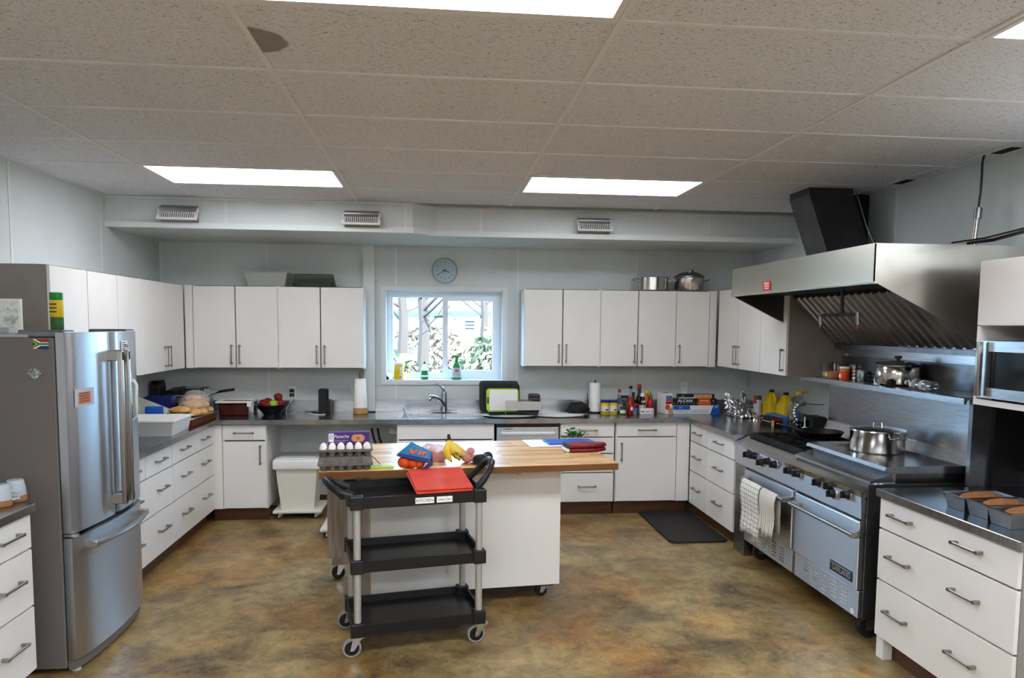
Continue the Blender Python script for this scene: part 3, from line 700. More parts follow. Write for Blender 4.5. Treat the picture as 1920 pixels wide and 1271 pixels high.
for d, s in ((ld, -1), (rd, 1)):
    y = ym+s*.042; g = G(); g.rbox(-1.700, -1.672, y-.014, y+.014, .775, 1.60, .006, 2)
    for z in (.80, 1.575): g.rbox(-1.755, -1.672, y-.013, y+.013, z-.028, z+.028, .004, 1)
    objw('handle', g, 'nickel', d, True, root=t)
g = G(); pts = []
for i in range(13): k = i/12; pts.append((-1.72+.045*(1-(2*k-1)**2), FY0+.10+k*(FY1-FY0-.20), .635))
g.tube(pts, .014, 8)
for k in (0, 12): q = pts[k]; g.rbox(-1.79, q[0]+.012, q[1]-.015, q[1]+.015, .618, .652, .004, 1)
objw('handle', g, 'nickel', fd, True, root=t)
objw('hinge', G().rbox(-1.83, -1.765, FY0+.004, FY0+.03, .694, .712, .003, 1), 'chrome', t)
# flag magnet on the side
p = at(77, 645, y=FY0); f = thing('flag_magnet', 'small South African flag magnet on the grey fridge side', 'magnet', (p.x, FY0, p.z))
W, Hh = .034, .023
def flat(poly, m_, k): obj('stripe', G().prism(poly, 'y', -.0025-k*.0004, -.0005), m_, f)
flat([(-W, -Hh), (W, -Hh), (W, Hh), (-W, Hh)], 'white', 0)
flat([(-W+.01, Hh), (W, Hh), (W, .009), (.0, .009), (-W+.03, .011)], 'red', 1); flat([(-W+.01, -Hh), (-W+.03, -.011), (0, -.009), (W, -.009), (W, -Hh)], 'navy', 1)
flat([(-W, Hh-.003), (-.006, .005), (W, .005), (W, -.005), (-.006, -.005), (-W, -Hh+.003), (-W, -Hh+.010), (-W+.018, 0), (-W, Hh-.010)], 'green', 2)
flat([(-W, Hh-.010), (-W+.018, 0), (-W, -Hh+.010)], 'yellow', 2); flat([(-W, .009), (-W+.012, 0), (-W, -.009)], 'black', 3)
p = at(66, 700, y=FY0); g = G(); r_ = random.Random(2)
for k in range(34): a, q = r_.uniform(0, 2*PI), .026*math.sqrt(r_.random()); g.sphere((math.cos(a)*q*1.1, -.004-r_.random()*.006, math.sin(a)*q*.8), .0048, n=6, k=4)
g.cyl((0, -.004, 0), (0, 0, 0), .024, n=14); solo('bead_magnet', g, 'chrome', 'round magnet of clustered silver beads on the fridge side', 'magnet', (p.x, FY0, p.z), smooth=True)
# papers on the doors (the doors are bowed: the sheets sit on the local tangent)
def door_x(y): k = (y-FY0)/(FY1-FY0); return -1.778+.035*(1-(2*k-1)**2)
def door_sheet(name, label, u0, u1, v0, v1, mats, extra=None):
    a = at(u0, (v0+v1)/2, x=-1.765); b = at(u1, (v0+v1)/2, x=-1.765); za = at((u0+u1)/2, v0, x=-1.765).z; zb = at((u0+u1)/2, v1, x=-1.765).z
    y = (a.y+b.y)/2; w = abs(b.y-a.y)/2; h = abs(za-zb)/2
    sl = math.atan2(door_x(y+.02)-door_x(y-.02), .04)
    t_ = thing(name, label, 'paper', (door_x(y), y, (za+zb)/2), L90-sl)
    obj('sheet', G().box(-w, w, -.0035, -.0012, -h, h), mats, t_); return t_, w, h
s, w, h = door_sheet('note_card', 'white card with an orange printed panel on the near fridge door', 141, 170, 728, 761, 'label_grey')
obj('print_panel', G().box(-w*.62, w*.62, -.0045, -.0035, -h*.72, h*.62), 'amber', s)
g = G()
for k in range(4): g.box(-w*.5, w*.45, -.005, -.0045, -h*.5+k*h*.3, -h*.5+k*h*.3+.006)
obj('print_lines', g, 'brown', s)
s, w, h = door_sheet('note_card', 'small white card pinned high on the far fridge door', 219, 233, 639, 658, 'paper')
g = G()
for k in range(4): g.box(-w*.8, w*(.3+.15*(k % 3)), -.005, -.0035, h*.6-k*h*.4, h*.6-k*h*.4+.004)
obj('print_lines', g, 'black', s); obj('magnet_hook', G().tube([(0, -.004, 0), (.01, -.01, .008), (.022, -.01, .004), (.026, -.008, -.012)], .002, 6), 'black', s)
s, w, h = door_sheet('shopping_list', 'long white paper list with a green foot on the far fridge door', 225, 243, 694, 757, 'paper')
obj('green_foot', G().box(-w, w*1.1, -.006, -.002, -h-.012, -h+.004), 'lime', s); obj('print_mark', G().prism([(-.012, h-.05), (.0, h-.07), (.012, h-.045), (.004, h-.02), (-.008, h-.02)], 'y', -.0045, -.0035), 'black', s)
g = G()
for k in range(11): g.box(-w*.7, w*(.2+.1*(k % 4)), -.0045, -.0035, h*.5-k*h*.12, h*.5-k*h*.12+.003)
obj('print_lines', g, 'label_grey', s)
p = at(242, 745, x=-1.77); g = G(); g.rbox(-.018, .018, -.02, -.001, -.14, .09, .005); g2 = G(); g2.tube([(0, -.012, .085), (0, -.035, .10), (0, -.05, .07), (0, -.045, -.02), (0, -.045, -.11), (0, -.02, -.13)], .008, 8)
t_ = thing('magnetic_clip', 'black and white hook clip on the far edge of the fridge door', 'clip', (-1.776, min(p.y, 4.50), p.z), L90); obj('base', g, 'black', t_); obj('hook', g2, 'white', t_, True)
# things on top of the fridge
tc_ = thing('picture_board', 'pale glossy picture board standing on top of the fridge', 'board', (-2.22, 3.98, 1.693))
x1 = at(41, 600, y=4.0).x; zt = at(20, 560, y=4.0).z; objw('frame', frame_ring(-2.535, x1, 1.694, zt, .012, 3.99, 4.01), 'white', tc_)
nt, b = nodes_of('pale_picture', .3); tcn = nn(nt, 'ShaderNodeTexCoord'); n = nn(nt, 'ShaderNodeTexNoise', Scale=22, Detail=6, Distortion=1.2); nt.links.new(tcn.outputs['Object'], n.inputs['Vector'])
nt.links.new(ramp(nt, n.outputs['Fac'], [(.3, '#9aa29a'), (.45, '#dfe3dc'), (.7, '#f6f6ee')]), b.inputs['Base Color'])
objw('picture', bx(-2.525, x1-.011, 3.996, 4.0, 1.705, zt-.011), 'pale_picture', tc_)
solo('storage_tray', G().tray(-.16, .10, -.07, .07, 0, .028, .003, .006, .006), 'tub_white', 'low white tray lying on top of the fridge', 'tray', (-2.36, 3.85, 1.691))
solo('grey_tin', G().rbox(-.04, .04, -.025, .025, 0, .03, .005), 'grey_plastic', 'small grey tin on the fridge in front of the picture board', 'tin', (-2.13, 3.85, 1.691))
p = at(106, 622, y=4.10); t_ = thing('spray_can', 'tall green and yellow aerosol can on top of the fridge', 'can', (at(107, 600, y=4.13).x, 4.13, 1.691))
can = lambda g, r, a, b, n=20: g.lathe([(r*.94, a), (r, a+.004), (r, b-.004), (r*.94, b)], n=n)
obj('body', can(G(), .032, 0, .085), 'leaf', t_, True); obj('label', can(G(), .0325, .085, .175), 'yellow', t_, True); obj('cap', can(G(), .032, .175, .215), 'green', t_, True)
g = G()
for k in range(3): g.box(-.02, .016, -.034, -.0325, .11+k*.02, .116+k*.02)
obj('print_lines', g, 'black', t_)

# ================================================================ gas range
RY0, RY1, RX = 3.735, 5.46, 2.33
t = rg = thing('gas_range', 'wide stainless commercial gas range with two ovens, griddle and six burners', 'stove', (2.72, 4.6, 0))
def rj(n, g, mm, parent=None, sm=False, label=None): return objw(n, g, mm, parent or rg, sm, rg, label)
rj('body', bx(RX+.03, 3.10, RY0, RY1, .14, .86), 'steel_dark')
rj('side_filler', bx(2.34, 2.40, 5.30, 5.50, .0, .86), 'steel_dark')
rj('side_panel', bx(RX+.012, 3.10, RY0-.004, RY0+.0, .14, .90), 'steel_dark'); 
# cooktop deck
rj('deck', G().prism([(RX-.02, .852), (RX+.10, .905), (3.05, .905), (3.05, .86), (RX-.02, .83)], 'y', RY0, RY1+.03), 'steel')
# control panel, slightly raked
rj('control_panel', G().prism([(RX-.012, .705), (RX-.02, .852), (RX+.04, .86), (RX+.04, .705)], 'y', RY0+.01, RY1), 'steel_brushed')
def slot_groups(y0, y1):
    for k in range(5):
        y = y0+(y1-y0)*(k+.5)/5; g = G()
        for j in range(5): g.prism([(RX-.006, .17+j*.022), (RX-.012, .176+j*.022), (RX-.004, .184+j*.022)], 'y', y-.03, y+.03)
        o = rj('louver_vents', g, 'steel_hood'); o['kind'] = 'stuff'
for nm, y0, y1 in (('far', 4.515, 5.27), ('near', 3.75, 4.475)):
    d = rj('oven_door', G().rbox(RX-.02, RX+.03, y0, y1, .302, .69, .006), 'steel_brushed')
    rj('kick_panel', G().rbox(RX-.006, RX+.03, y0, y1, .142, .295, .003, 1), 'steel_brushed'); slot_groups(y0+.08, y1-.10)
    g = G(); ya, yb = (y0+.10 if nm == 'far' else y0+.06, y1+.03 if nm == 'far' else y1+.02); yb = min(yb, y1+.03)
    ya, yb = (at(1470, 925, x=RX-.085).y, at(1388, 886, x=RX-.085).y) if nm == 'far' else (at(1600, 985, x=RX-.085).y, at(1481, 935, x=RX-.085).y)
    g.tube([(RX-.085, ya, .632), (RX-.085, yb, .632)], .014, 10)
    for y in (ya+.02, yb-.02): g.rbox(RX-.09, RX-.015, y-.018, y+.018, .612, .652, .006)
    rj('handle', g, 'nickel', d, True)
rj('oven_divider', bx(RX-.002, RX+.03, 4.475, 4.515, .142, .70), 'steel_dark')
for u, v in ((1400, 852), (1413, 855), (1425, 867), (1438, 865), (1450, 871), (1477, 882), (1493, 888), (1531, 904), (1553, 911), (1558, 925), (1585, 927)):
    p = at(u, v, x=RX-.035); k = rj('knob', G().cyl((RX-.02, p.y, p.z), (RX-.05, p.y, p.z+.002), .026, .022, 16), 'black', None, True)
    rj('dial_ring', G().cyl((RX-.014, p.y, p.z), (RX-.022, p.y, p.z), .032, .031, 16), 'chrome', k, True); rj('grip', G().rbox(RX-.066, RX-.046, p.y-.005, p.y+.005, p.z-.02, p.z+.02, .003, 1), 'black', k)
for k in range(2): rj('igniter_switch', G().rbox(RX-.024, RX-.014, 5.20-.11*k-.03, 5.20-.11*k+.03, .822, .845, .003, 1), 'black')
rj('rating_strip', bx(RX-.022, RX-.016, 4.74, 5.02, .834, .846), 'label_grey')
pl = rj('name_plate', bx(RX-.024, RX-.019, 3.79, 4.02, .335, .395), 'black_gloss')
mt = Matrix.Translation(Vector((RX-.0245, 3.90, .36))-Vector((2.72, 4.6, 0))) @ Matrix.Rotation(R90, 4, 'Z') @ UP
text('GARLAND', .042, 'chrome', pl, mt, bold=.0006); rj('plate_trim', bx(RX-.025, RX-.024, 3.80, 4.01, .381, .385), 'chrome', pl)
rj('badge', G().cyl((RX-.008, 3.80, .165), (RX-.004, 3.80, .165), .016, n=14), 'white')
# burners: three pairs with heavy grates
for i in range(3):
    for j in range(2):
        cx, cy = 2.56+j*.30, 4.74+i*.265
        b_ = rj('burner', G().lathe([(.0, 0), (.055, 0), (.06, .012), (.03, .02), (.0, .02)], (cx, cy, .906), 18), 'iron', None, True)
        g = G(); h = .125
        for a in range(8):
            an = a*PI/4; r0, r1 = .028, h*(1.0 if a % 2 == 0 else 1.3); g.add(*(lambda q: (q.v, q.f))(G().box(r0, r1, -.006, .006, .922, .942).xf(Matrix.Translation((cx, cy, 0)) @ Matrix.Rotation(an, 4, 'Z'))))
        q = h+.005
        for s_ in (-1, 1): g.box(cx-q, cx+q, cy+s_*q-.007, cy+s_*q+.007, .908, .942); g.box(cx+s_*q-.007, cx+s_*q+.007, cy-q, cy+q, .908, .942)
        rj('grate', g, 'iron')
rj('burner_tray', bx(2.41, 3.02, 4.59, 5.44, .9055, .9075), 'black_rough')
# griddle with splash guard
GY0, GY1 = RY0+.0, 4.60
g = G(); g.box(2.50, 3.03, GY0, GY1, .906, .965); rj('griddle', g, 'steel_top')
rj('grease_trough', G().prism([(2.36, .90), (2.36, .915), (2.50, .958), (2.50, .90)], 'y', GY0+.01, GY1), 'steel')
rj('griddle_front_lip', G().prism([(2.435, .975), (2.445, .995), (2.505, .968), (2.495, .955)], 'y', GY0, GY1), 'steel')
rj('splash_side', G().prism([(2.445, .995), (2.52, 1.0), (3.03, 1.0), (3.03, .96), (2.49, .96)], 'y', GY0-.003, GY0), 'steel')
rj('splash_side', G().prism([(2.445, .995), (2.52, 1.0), (3.03, 1.0), (3.03, .96), (2.49, .96)], 'y', GY1, GY1+.003), 'steel')
rj('bull_nose', G().prism([(2.305, .83), (2.298, .862), (2.315, .868), (2.40, .906), (2.40, .895), (2.318, .855)], 'y', GY0, 4.62), 'steel_hood')
# back guard and high shelf
rj('back_step', G().prism([(3.0, .906), (3.06, 1.03), (3.10, 1.03), (3.10, .906)], 'y', RY0-.02, RY1), 'steel')
rj('back_guard', bx(3.075, 3.12, RY0-.02, RY1+.02, 1.02, 1.36), 'steel')
rj('back_frame', frame_ring(RY0-.05, RY1-.10, 1.39, 1.545, .022, 0, .02).xf(Matrix(((0, 1, 0, 3.10), (1, 0, 0, 0), (0, 0, 1, 0), (0, 0, 0, 1)))), 'steel_dark')
rj('back_mirror', bx(3.105, 3.115, RY0-.03, RY1-.12, 1.40, 1.535), 'steel_dark')
rj('high_shelf', G().prism([(2.80, 1.352), (2.80, 1.384), (2.815, 1.388), (3.11, 1.388), (3.11, 1.378), (2.82, 1.376), (2.812, 1.352)], 'y', RY0-.10, 5.43), 'steel')
for x, y in ((2.44, 5.22), (2.44, 3.83), (3.0, 5.22), (3.0, 3.83)):
    c = rj('caster', G().cyl((x, y-.02, .062), (x, y+.02, .062), .062, n=20), 'rubber', None, True)
    g = G(); g.box(x-.03, x+.05, y-.034, y-.026, .05, .142); g.box(x-.03, x+.05, y+.026, y+.034, .05, .142); g.cyl((x, y-.036, .062), (x, y+.036, .062), .01, n=10); rj('caster_fork', g, 'nickel', c)
# tea towels over the far oven handle
def towel(name, label, mtl, y0, y1, drop, back, seed):
    r_ = random.Random(seed); n, k = 12, 16; g = G(); vs = []
    prof = [(RX-.066, .632-back)]+[(RX-.066, .632-back*(1-i/4)) for i in range(1, 4)]+[(RX-.068, .636), (RX-.085, .650), (RX-.102, .636)]+[(RX-.104-.006*math.sin(i), .632-drop*i/8) for i in range(1, 9)]
    for i in range(n+1):
        y = y0+(y1-y0)*i/n; w_ = .007*math.sin(i*1.7+seed)
        for j, (x, z) in enumerate(prof):
            fr_ = j/len(prof); vs.append((x+(w_*max(0, fr_-.4)*2-.004 if j > 6 else 0), y+(.02*math.sin(seed+j*.3)*max(0, fr_-.5)), z-(.012*math.sin(i*.6+seed) if j == len(prof)-1 else 0)))
    m_ = len(prof); g.add(vs, [(i*m_+j, i*m_+j+1, (i+1)*m_+j+1, (i+1)*m_+j) for i in range(n) for j in range(m_-1)])
    cx = Vector((RX-.1, (y0+y1)/2, .45)); g.xf(Matrix.Translation(-cx)); o = solo(name, g, mtl, label, 'towel', cx, smooth=True)
    sd = o.modifiers.new('thick', 'SOLIDIFY'); sd.thickness = .003; return o
towel('tea_towel', 'white tea towel with dark check on the far oven handle', 'towel_check', at(1424, 930, x=RX-.1).y, at(1390, 930, x=RX-.1).y, .36, .22, 1)
towel('tea_towel', 'cream tea towel with fine stripes on the far oven handle', 'towel_stripe', at(1455, 940, x=RX-.1).y, at(1426, 940, x=RX-.1).y, .29, .25, 4)

# ================================================================ range hood, duct, suppression line
HY0, HY1, HX = 3.60, 5.45, 2.235
t = hd = thing('range_hood', 'large stainless canopy hood over the gas range', 'hood', (2.7, 4.52, 1.6))
def hj(n, g, mm, parent=None, sm=False): return objw(n, g, mm, parent or hd, sm, hd)
side = [(HX, 1.995), (HX, 2.19), (3.135, 2.19), (3.135, 1.585), (3.07, 1.585)]
hj('front_panel', bx(HX, HX+.006, HY0, HY1, 1.99, 2.192), 'hood_brushed'); hj('top_panel', bx(HX+.006, 3.135, HY0+.006, HY1-.006, 2.186, 2.192), 'steel_hood')
hj('side_panel', G().prism(side, 'y', HY0, HY0+.006), 'steel_hood'); hj('side_panel', G().prism(side, 'y', HY1-.006, HY1), 'steel_hood')
hj('back_panel', bx(3.125, 3.135, HY0+.006, HY1-.006, 1.56, 2.186), 'steel')
hj('bottom_lip', bx(HX-.002, HX+.03, HY0-.002, HY1+.002, 1.985, 1.993), 'steel_hood')
hj('seam', bx(2.83, 2.86, HY0-.003, HY0, 1.79, 2.07), 'steel_dark')
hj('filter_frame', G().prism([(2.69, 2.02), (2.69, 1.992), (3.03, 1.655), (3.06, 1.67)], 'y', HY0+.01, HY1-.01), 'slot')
d_ = Vector((3.03-2.70, 0, 1.655-1.985)); nseg = 20
bm_mesh = None
for i in range(nseg):
    y = HY0+.09+(HY1-HY0-.18)*(i+.5)/nseg
    g = G().prism([(y-.032, .008), (y-.024, -.012), (y+.024, -.012), (y+.032, .008), (y+.026, .008), (y+.020, -.008), (y-.020, -.008), (y-.026, .008)], 'x', 0, d_.length)
    g.xf(Matrix.Translation((2.695, 0, 1.977)) @ Matrix.Rotation(-math.atan2(d_.z, d_.x), 4, 'Y')); hj('baffle', g, 'baffle')
hj('filter_rail', bx(3.04, 3.125, HY0+.02, HY1-.02, 1.600, 1.632), 'steel_dark')
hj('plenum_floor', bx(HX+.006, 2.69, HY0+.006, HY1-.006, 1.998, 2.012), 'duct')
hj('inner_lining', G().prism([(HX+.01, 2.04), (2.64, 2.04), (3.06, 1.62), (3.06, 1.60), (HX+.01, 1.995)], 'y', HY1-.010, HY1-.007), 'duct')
hj('wall_flashing', bx(3.115, 3.13, HY0+.1, 5.3, 1.545, 1.62), 'steel')
sg = hj('warning_sticker', bx(HX-.003, HX-.0005, 4.78, 4.90, 2.005, 2.065), 'red')
for k in range(4): hj('print_line', bx(HX-.0036, HX-.0029, 4.80+.006*(k % 2), 4.88-.004*k, 2.054-k*.0125, 2.058-k*.0125), 'white', sg)
p = at(1579, 560, x=2.42); q = at(1579, 598, x=2.50)
t = thing('nozzle_pipe', 'black fire suppression pipe with two nozzles under the hood', 'pipe', (2.46, 4.1, 2.02))
ny = at(1578, 590, x=2.46).y; nz = at(1578, 590, x=2.46).z
objw('drop_pipe', G().tube([(2.46, ny, 1.998), (2.46, ny, nz)], .011, 8), 'black', t, True)
ya, yb = at(1538, 594, x=2.46).y, at(1608, 592, x=2.46).y
objw('cross_pipe', G().tube([(2.46, ya, nz), (2.46, yb, nz)], .010, 8), 'black', t, True)
for y in (ya, yb):
    n_ = objw('nozzle', G().tube([(2.46, y, nz+.012), (2.46, y, nz-.03), (2.465, y, nz-.06)], .012, 8), 'steel_dark', t, True)
    objw('nozzle_cap', G().cyl((2.465, y, nz-.058), (2.466, y, nz-.08), .011, n=10), 'copper', n_, root=t)
# duct
t = thing('exhaust_duct', 'black sheet metal duct leaning from the ceiling to the hood', 'duct', (2.75, 5.0, 2.19))
a0, a1 = [(2.57, 4.95), (2.89, 4.95), (2.89, 5.24), (2.57, 5.24)], [(2.70, 4.86), (3.02, 4.86), (3.02, 5.15), (2.70, 5.15)]
def ring(k): return [(a[0]+(b[0]-a[0])*k, a[1]+(b[1]-a[1])*k) for a, b in zip(a0, a1)]
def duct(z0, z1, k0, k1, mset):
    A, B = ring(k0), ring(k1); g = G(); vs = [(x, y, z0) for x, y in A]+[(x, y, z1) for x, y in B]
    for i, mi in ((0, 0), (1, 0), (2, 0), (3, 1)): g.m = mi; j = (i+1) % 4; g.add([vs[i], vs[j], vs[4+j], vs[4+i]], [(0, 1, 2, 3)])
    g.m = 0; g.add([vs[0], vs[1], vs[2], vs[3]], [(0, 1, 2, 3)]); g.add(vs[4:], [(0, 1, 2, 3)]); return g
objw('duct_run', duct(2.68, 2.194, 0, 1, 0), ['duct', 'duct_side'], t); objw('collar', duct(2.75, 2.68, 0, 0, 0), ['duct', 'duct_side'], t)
objw('tie_wire', G().tube([(2.90, 4.94, 2.72), (2.96, 4.88, 2.45), (3.05, 4.82, 2.194)], .004, 6), 'steel', t)
struct('trim_3', bx(3.0, XR, 5.16, 5.24, 2.2, ZC), 'black')
# conduit fitting and cables above the hood
p = at(1825, 452, y=3.9); q = at(1833, 400, y=3.9)
t = thing('cable_conduit', 'metal conduit stub on the hood with a black cable rising to the ceiling', 'conduit', (p.x, 3.9, 2.193))
objw('stub', G().tube([(p.x, 3.9, 2.193), (q.x, 3.9, q.z)], .014, 10), 'nickel', t, True); objw('coupling', G().cyl((q.x, 3.9, q.z-.03), (q.x+.003, 3.9, q.z+.03), .021, n=12), 'steel_dark', t, True); objw('lock_nut', G().cyl((p.x, 3.9, 2.193), (p.x, 3.9, 2.21), .026, n=6), 'chrome', t)
pts = [at(u, v, y=3.9) for u, v in ((1834, 394), (1839, 360), (1841, 330), (1842, 305), (1846, 283))]; pts[-1].z = ZC
objw('cable', G().tube(pts, .006, 8), 'black', t, True)
for i, (a, b, r_) in enumerate((((1815, 456), (1920, 434), .009), ((1785, 455), (1920, 428), .005))):
    A, B = at(*a, y=3.95), at(*b, y=3.2); A.z = max(A.z, 2.205)
    solo('cable', G().tube([A-A, (B-A)*.5+Vector((0, 0, -.01)), B-A, Vector((XR-.012, B.y-.35, B.z+.02))-A], r_, 8), 'black', ('thick black cable running off across the top of the hood', 'thin black cable above the thick one on top of the hood')[i], 'cable', A, smooth=True)

# ================================================================ dishwasher and microwave
t = thing('dishwasher', 'stainless dishwasher with a bar handle beside the sink cabinet', 'dishwasher', (.811, 6.57, 0))
objw('body', bx(.53, 1.095, 6.58, 7.1, .10, .86), 'steel_dark', t); d_ = objw('door', G().rbox(.528, 1.097, 6.548, 6.58, .12, .832, .005), 'steel', t)
objw('control_strip', bx(.528, 1.097, 6.552, 6.58, .836, .862), 'black_gloss', t); objw('toe_kick', bx(.528, 1.097, 6.63, 6.645, 0, .10), 'toe', t)
g = G(); z = at(988, 813, y=6.52).z; g.rbox(.565, 1.06, 6.515, 6.528, z-.014, z+.014, .005)
for x in (.585, 1.04): g.box(x-.012, x+.012, 6.528, 6.55, z-.01, z+.01)
objw('handle', g, 'steel_fridge', d_, root=t); objw('badge', bx(.60, .67, 6.545, 6.548, .815, .818), 'black', d_, root=t)
t = thing('microwave', 'stainless microwave with a dark window in the open wall shelf', 'microwave', (2.86, 2.93, 1.412))
objw('body', G().rbox(2.67, 3.10, 2.46, 3.34, 1.42, 1.70, .004), 'steel_dark', t)
d_ = objw('door', frame_ring(2.46, 3.34, 1.423, 1.698, .05, 0, .028).xf(Matrix(((0, 1, 0, 2.642), (1, 0, 0, 0), (0, 0, 1, 0), (0, 0, 0, 1)))), 'steel', t)
objw('window', bx(2.652, 2.668, 2.50, 3.29, 1.47, 1.65), 'screen', d_, root=t); objw('handle', G().rbox(2.605, 2.63, 3.30, 3.325, 1.43, 1.695, .006), 'nickel', d_, True, root=t)
for y in (2.5, 3.3):
    for x in (2.7, 3.06): objw('foot', G().cyl((x, y, 1.4115), (x, y, 1.421), .012, n=10), 'rubber', t)
struct('trim_4', bx(2.84, 2.95, 3.616, 3.645, .911, 1.383), 'steel_dark'); 
t = thing('recess_lining', 'black lining of the recess under the microwave shelf', 'lining', (3.04, 3.6, .911))
objw('end', bx(2.95, 3.12, 3.59, 3.63, .911, 1.382), 'black', t); objw('back', bx(3.10, 3.12, 2.37, 3.59, 1.001, 1.382), 'black', t)

# ================================================================ island
IR = math.atan2(.173, 1.75); IL = Vector((-.662, 4.111, 0)); LEN, DEP = 1.758, .945
t = isl = thing('kitchen_island', 'wheeled white and grey island with a butcher block top', 'island', IL, IR)
obj('worktop', G().rbox(0, LEN, 0, DEP, .888, .93, .003, 1), 'butcher', t)
obj('front_panel', bx(.285, 1.465, .25, .268, .112, .887), 'cab', t)
obj('side_panel', bx(.225, .284, .252, .90, .112, .887), 'grey_wood', t); obj('side_panel', bx(1.45, 1.468, .268, .90, .112, .887), 'cab', t)
obj('carcass', bx(.284, 1.45, .268, .88, .118, .885), 'cab', t)
obj('back_leg_panel', bx(.0, .224, .90, .94, .15, .887), 'grey_wood', t); obj('leg_block', bx(.03, .30, .88, .94, .105, .149), 'grey_wood', t)
obj('base_rail', bx(.30, 1.44, .30, .86, .085, .111), 'black', t)
def caster(parent, x, y, r, top, wheel='rubber', tyre='rubber', sw=0):
    c = obj('caster', G().cyl((x-.0, y-.012, r), (x, y+.012, r), r*.78, n=20), wheel, parent, True)
    g = G(); n = 22; prof = [(-.014, r*.78), (-.014, r*.96), (-.008, r), (.008, r), (.014, r*.96), (.014, r*.78)]
    vs = [(x+q*math.cos(2*PI*i/n), y+yy, r+q*math.sin(2*PI*i/n)) for i in range(n) for yy, q in prof]; m_ = len(prof)
    g.add(vs, [(i*m_+j, i*m_+(j+1) % m_, ((i+1) % n)*m_+(j+1) % m_, ((i+1) % n)*m_+j) for i in range(n) for j in range(m_)]); obj('tyre', g, tyre, c, True)
    g = G()
    for s in (-1, 1): g.prism([(x-.010, r-.012), (x+.010, r-.012), (x+.05+sw, top), (x+.0+sw, top)], 'y', y+s*.020-.0015, y+s*.020+.0015)
    g.box(x-.01+sw, x+.06+sw, y-.026, y+.026, top-.004, top); g.cyl((x, y-.024, r), (x, y+.024, r), .008, n=10); obj('fork', g, 'chrome', c); return c
caster(t, 1.37, .36, .040, .086); caster(t, .36, .36, .040, .086); caster(t, 1.37, .82, .04, .086); caster(t, .07, .915, .045, .106)
g = G(); g.tube([(.83, .21, .845), (1.20, .21, .845)], .006, 8)
rail = obj('towel_rail', g, 'chrome', t, True)
for x in (.83, 1.19): obj('rail_bracket', G().prism([(x-.018, .887), (x+.018, .887), (x+.009, .86), (x+.010, .835), (x-.010, .835), (x-.009, .86)], 'y', .20, .225), 'nickel', rail)
def on_island(u, v): return at(u, v, z=.93)

# ================================================================ utility cart
CA = math.radians(11.4); o0 = Vector((-.43, 3.80, 0))
t = ct = thing('utility_cart', 'black three-shelf utility cart with grey posts in front of the island', 'cart', o0, CA)
CW, CD = .70, .43
def shelf(z0, z1, nm):
    g = G(); r = .012
    g.tray(-.02, CW+.0, -.015, CD, z0, z1, .012, .004); s = obj(nm, g, 'cart_black', t)
    obj('tray_floor', bx(.0, CW-.02, .005, CD-.02, z0+.0125, z0+.02), 'cart_tray', s); return s
for z0, z1 in ((.115, .172), (.455, .512)):
    s = shelf(z0, z1, 'shelf')
    for x in (-.025, CW-.065):
        for y in (-.02, CD-.05): obj('corner_socket', G().rbox(x, x+.07, y, y+.06, z0-.006, z1+.012, .006), 'cart_black', s)
s = top_s = shelf(.795, .855, 'shelf')
for x in (-.025, CW-.065):
    for y in (-.02, CD-.05): obj('corner_socket', G().rbox(x, x+.07, y, y+.06, .79, .862, .006), 'cart_black', s)
for x in (.012, CW-.03):
    for y in (.012, CD-.022): obj('post', G().cyl((x, y, .105), (x, y, .80), .019, n=16), 'cart_post', t, True)
for x in (-.02, CW-.045):
    for y in (.012, CD-.03): caster(t, x, y, .05, .108, 'black', 'tyre', .005)
# moulded grip loops at both ends
def grip(sx, x0):
    P = [(0, .04, .855), (.06, .045, .875), (.105, .09, .905), (.125, .12, .925), (.13, .15, .93), (.125, .18, .925), (.105, .22, .905), (.06, .255, .875), (0, .26, .855)]
    g = G(); g.tube([(x0+sx*x, y, z) for x, y, z in P], .02, 10, rads=[.024, .022, .02, .019, .019, .019, .02, .022, .024]); return g
obj('handle_grip', grip(-1, -.01), 'cart_black', t, True)
P = [(0, .05, .86), (.03, .04, .90), (.075, .07, .955), (.10, .12, .985), (.10, .17, .99), (.085, .215, .965), (.05, .24, .92), (.0, .25, .875)]
obj('handle_grip', G().tube([(CW-.03+x, y, z) for x, y, z in P], .02, 10), 'cart_black', t, True)
g = G().prism([(-.005, .80), (-.005, .86), (-.06, .875), (-.115, .90), (-.13, .895), (-.10, .84), (-.05, .79)], 'y', .24, .275); obj('handle_web', g, 'cart_black', t)
g = G().prism([(-.005, .80), (-.005, .86), (-.05, .87), (-.04, .81)], 'y', 0, .05); obj('handle_web', g, 'cart_black', t)
for a, b, txt, sz in ((.315, .415, 'KITCHEN', .022), (.43, .515, 'Clean Cart', .016)):
    l = obj('label_tape', bx(a, b, -.0165, -.0151, .806, .838), 'paper', t); text(txt, sz, 'black', l, Matrix.Translation(((a+b)/2, -.0168, .822)) @ UP)
# red boards on the cart
M4 = Matrix.Translation(o0) @ Matrix.Rotation(CA, 4, 'Z')
def on_cart(x, y, z): return M4 @ Vector((x, y, z))
bq = Matrix.Rotation(math.radians(10.5), 4, 'X')
solo('baking_tin', G().tray(-.12, .12, -.06, .06, 0, .062, .003, .006), 'steel_dark', 'low steel tin on the cart propping up the red boards', 'tin', on_cart(.47, .20, .8165), CA)
solo('cutting_board', G().rbox(-.155, .155, -.15, .15, 0, .012, .005).xf(bq), 'red_board', 'red cutting board on the cart, lower of the two', 'cutting board', on_cart(.468, .125, .8845), CA+.035, group='red boards on the cart')
solo('cutting_board', G().rbox(-.155, .155, -.15, .15, 0, .012, .005).xf(bq), 'red_board', 'red cutting board on the cart, stacked on top of the other', 'cutting board', on_cart(.475, .130, .8985), CA+.01, group='red boards on the cart')
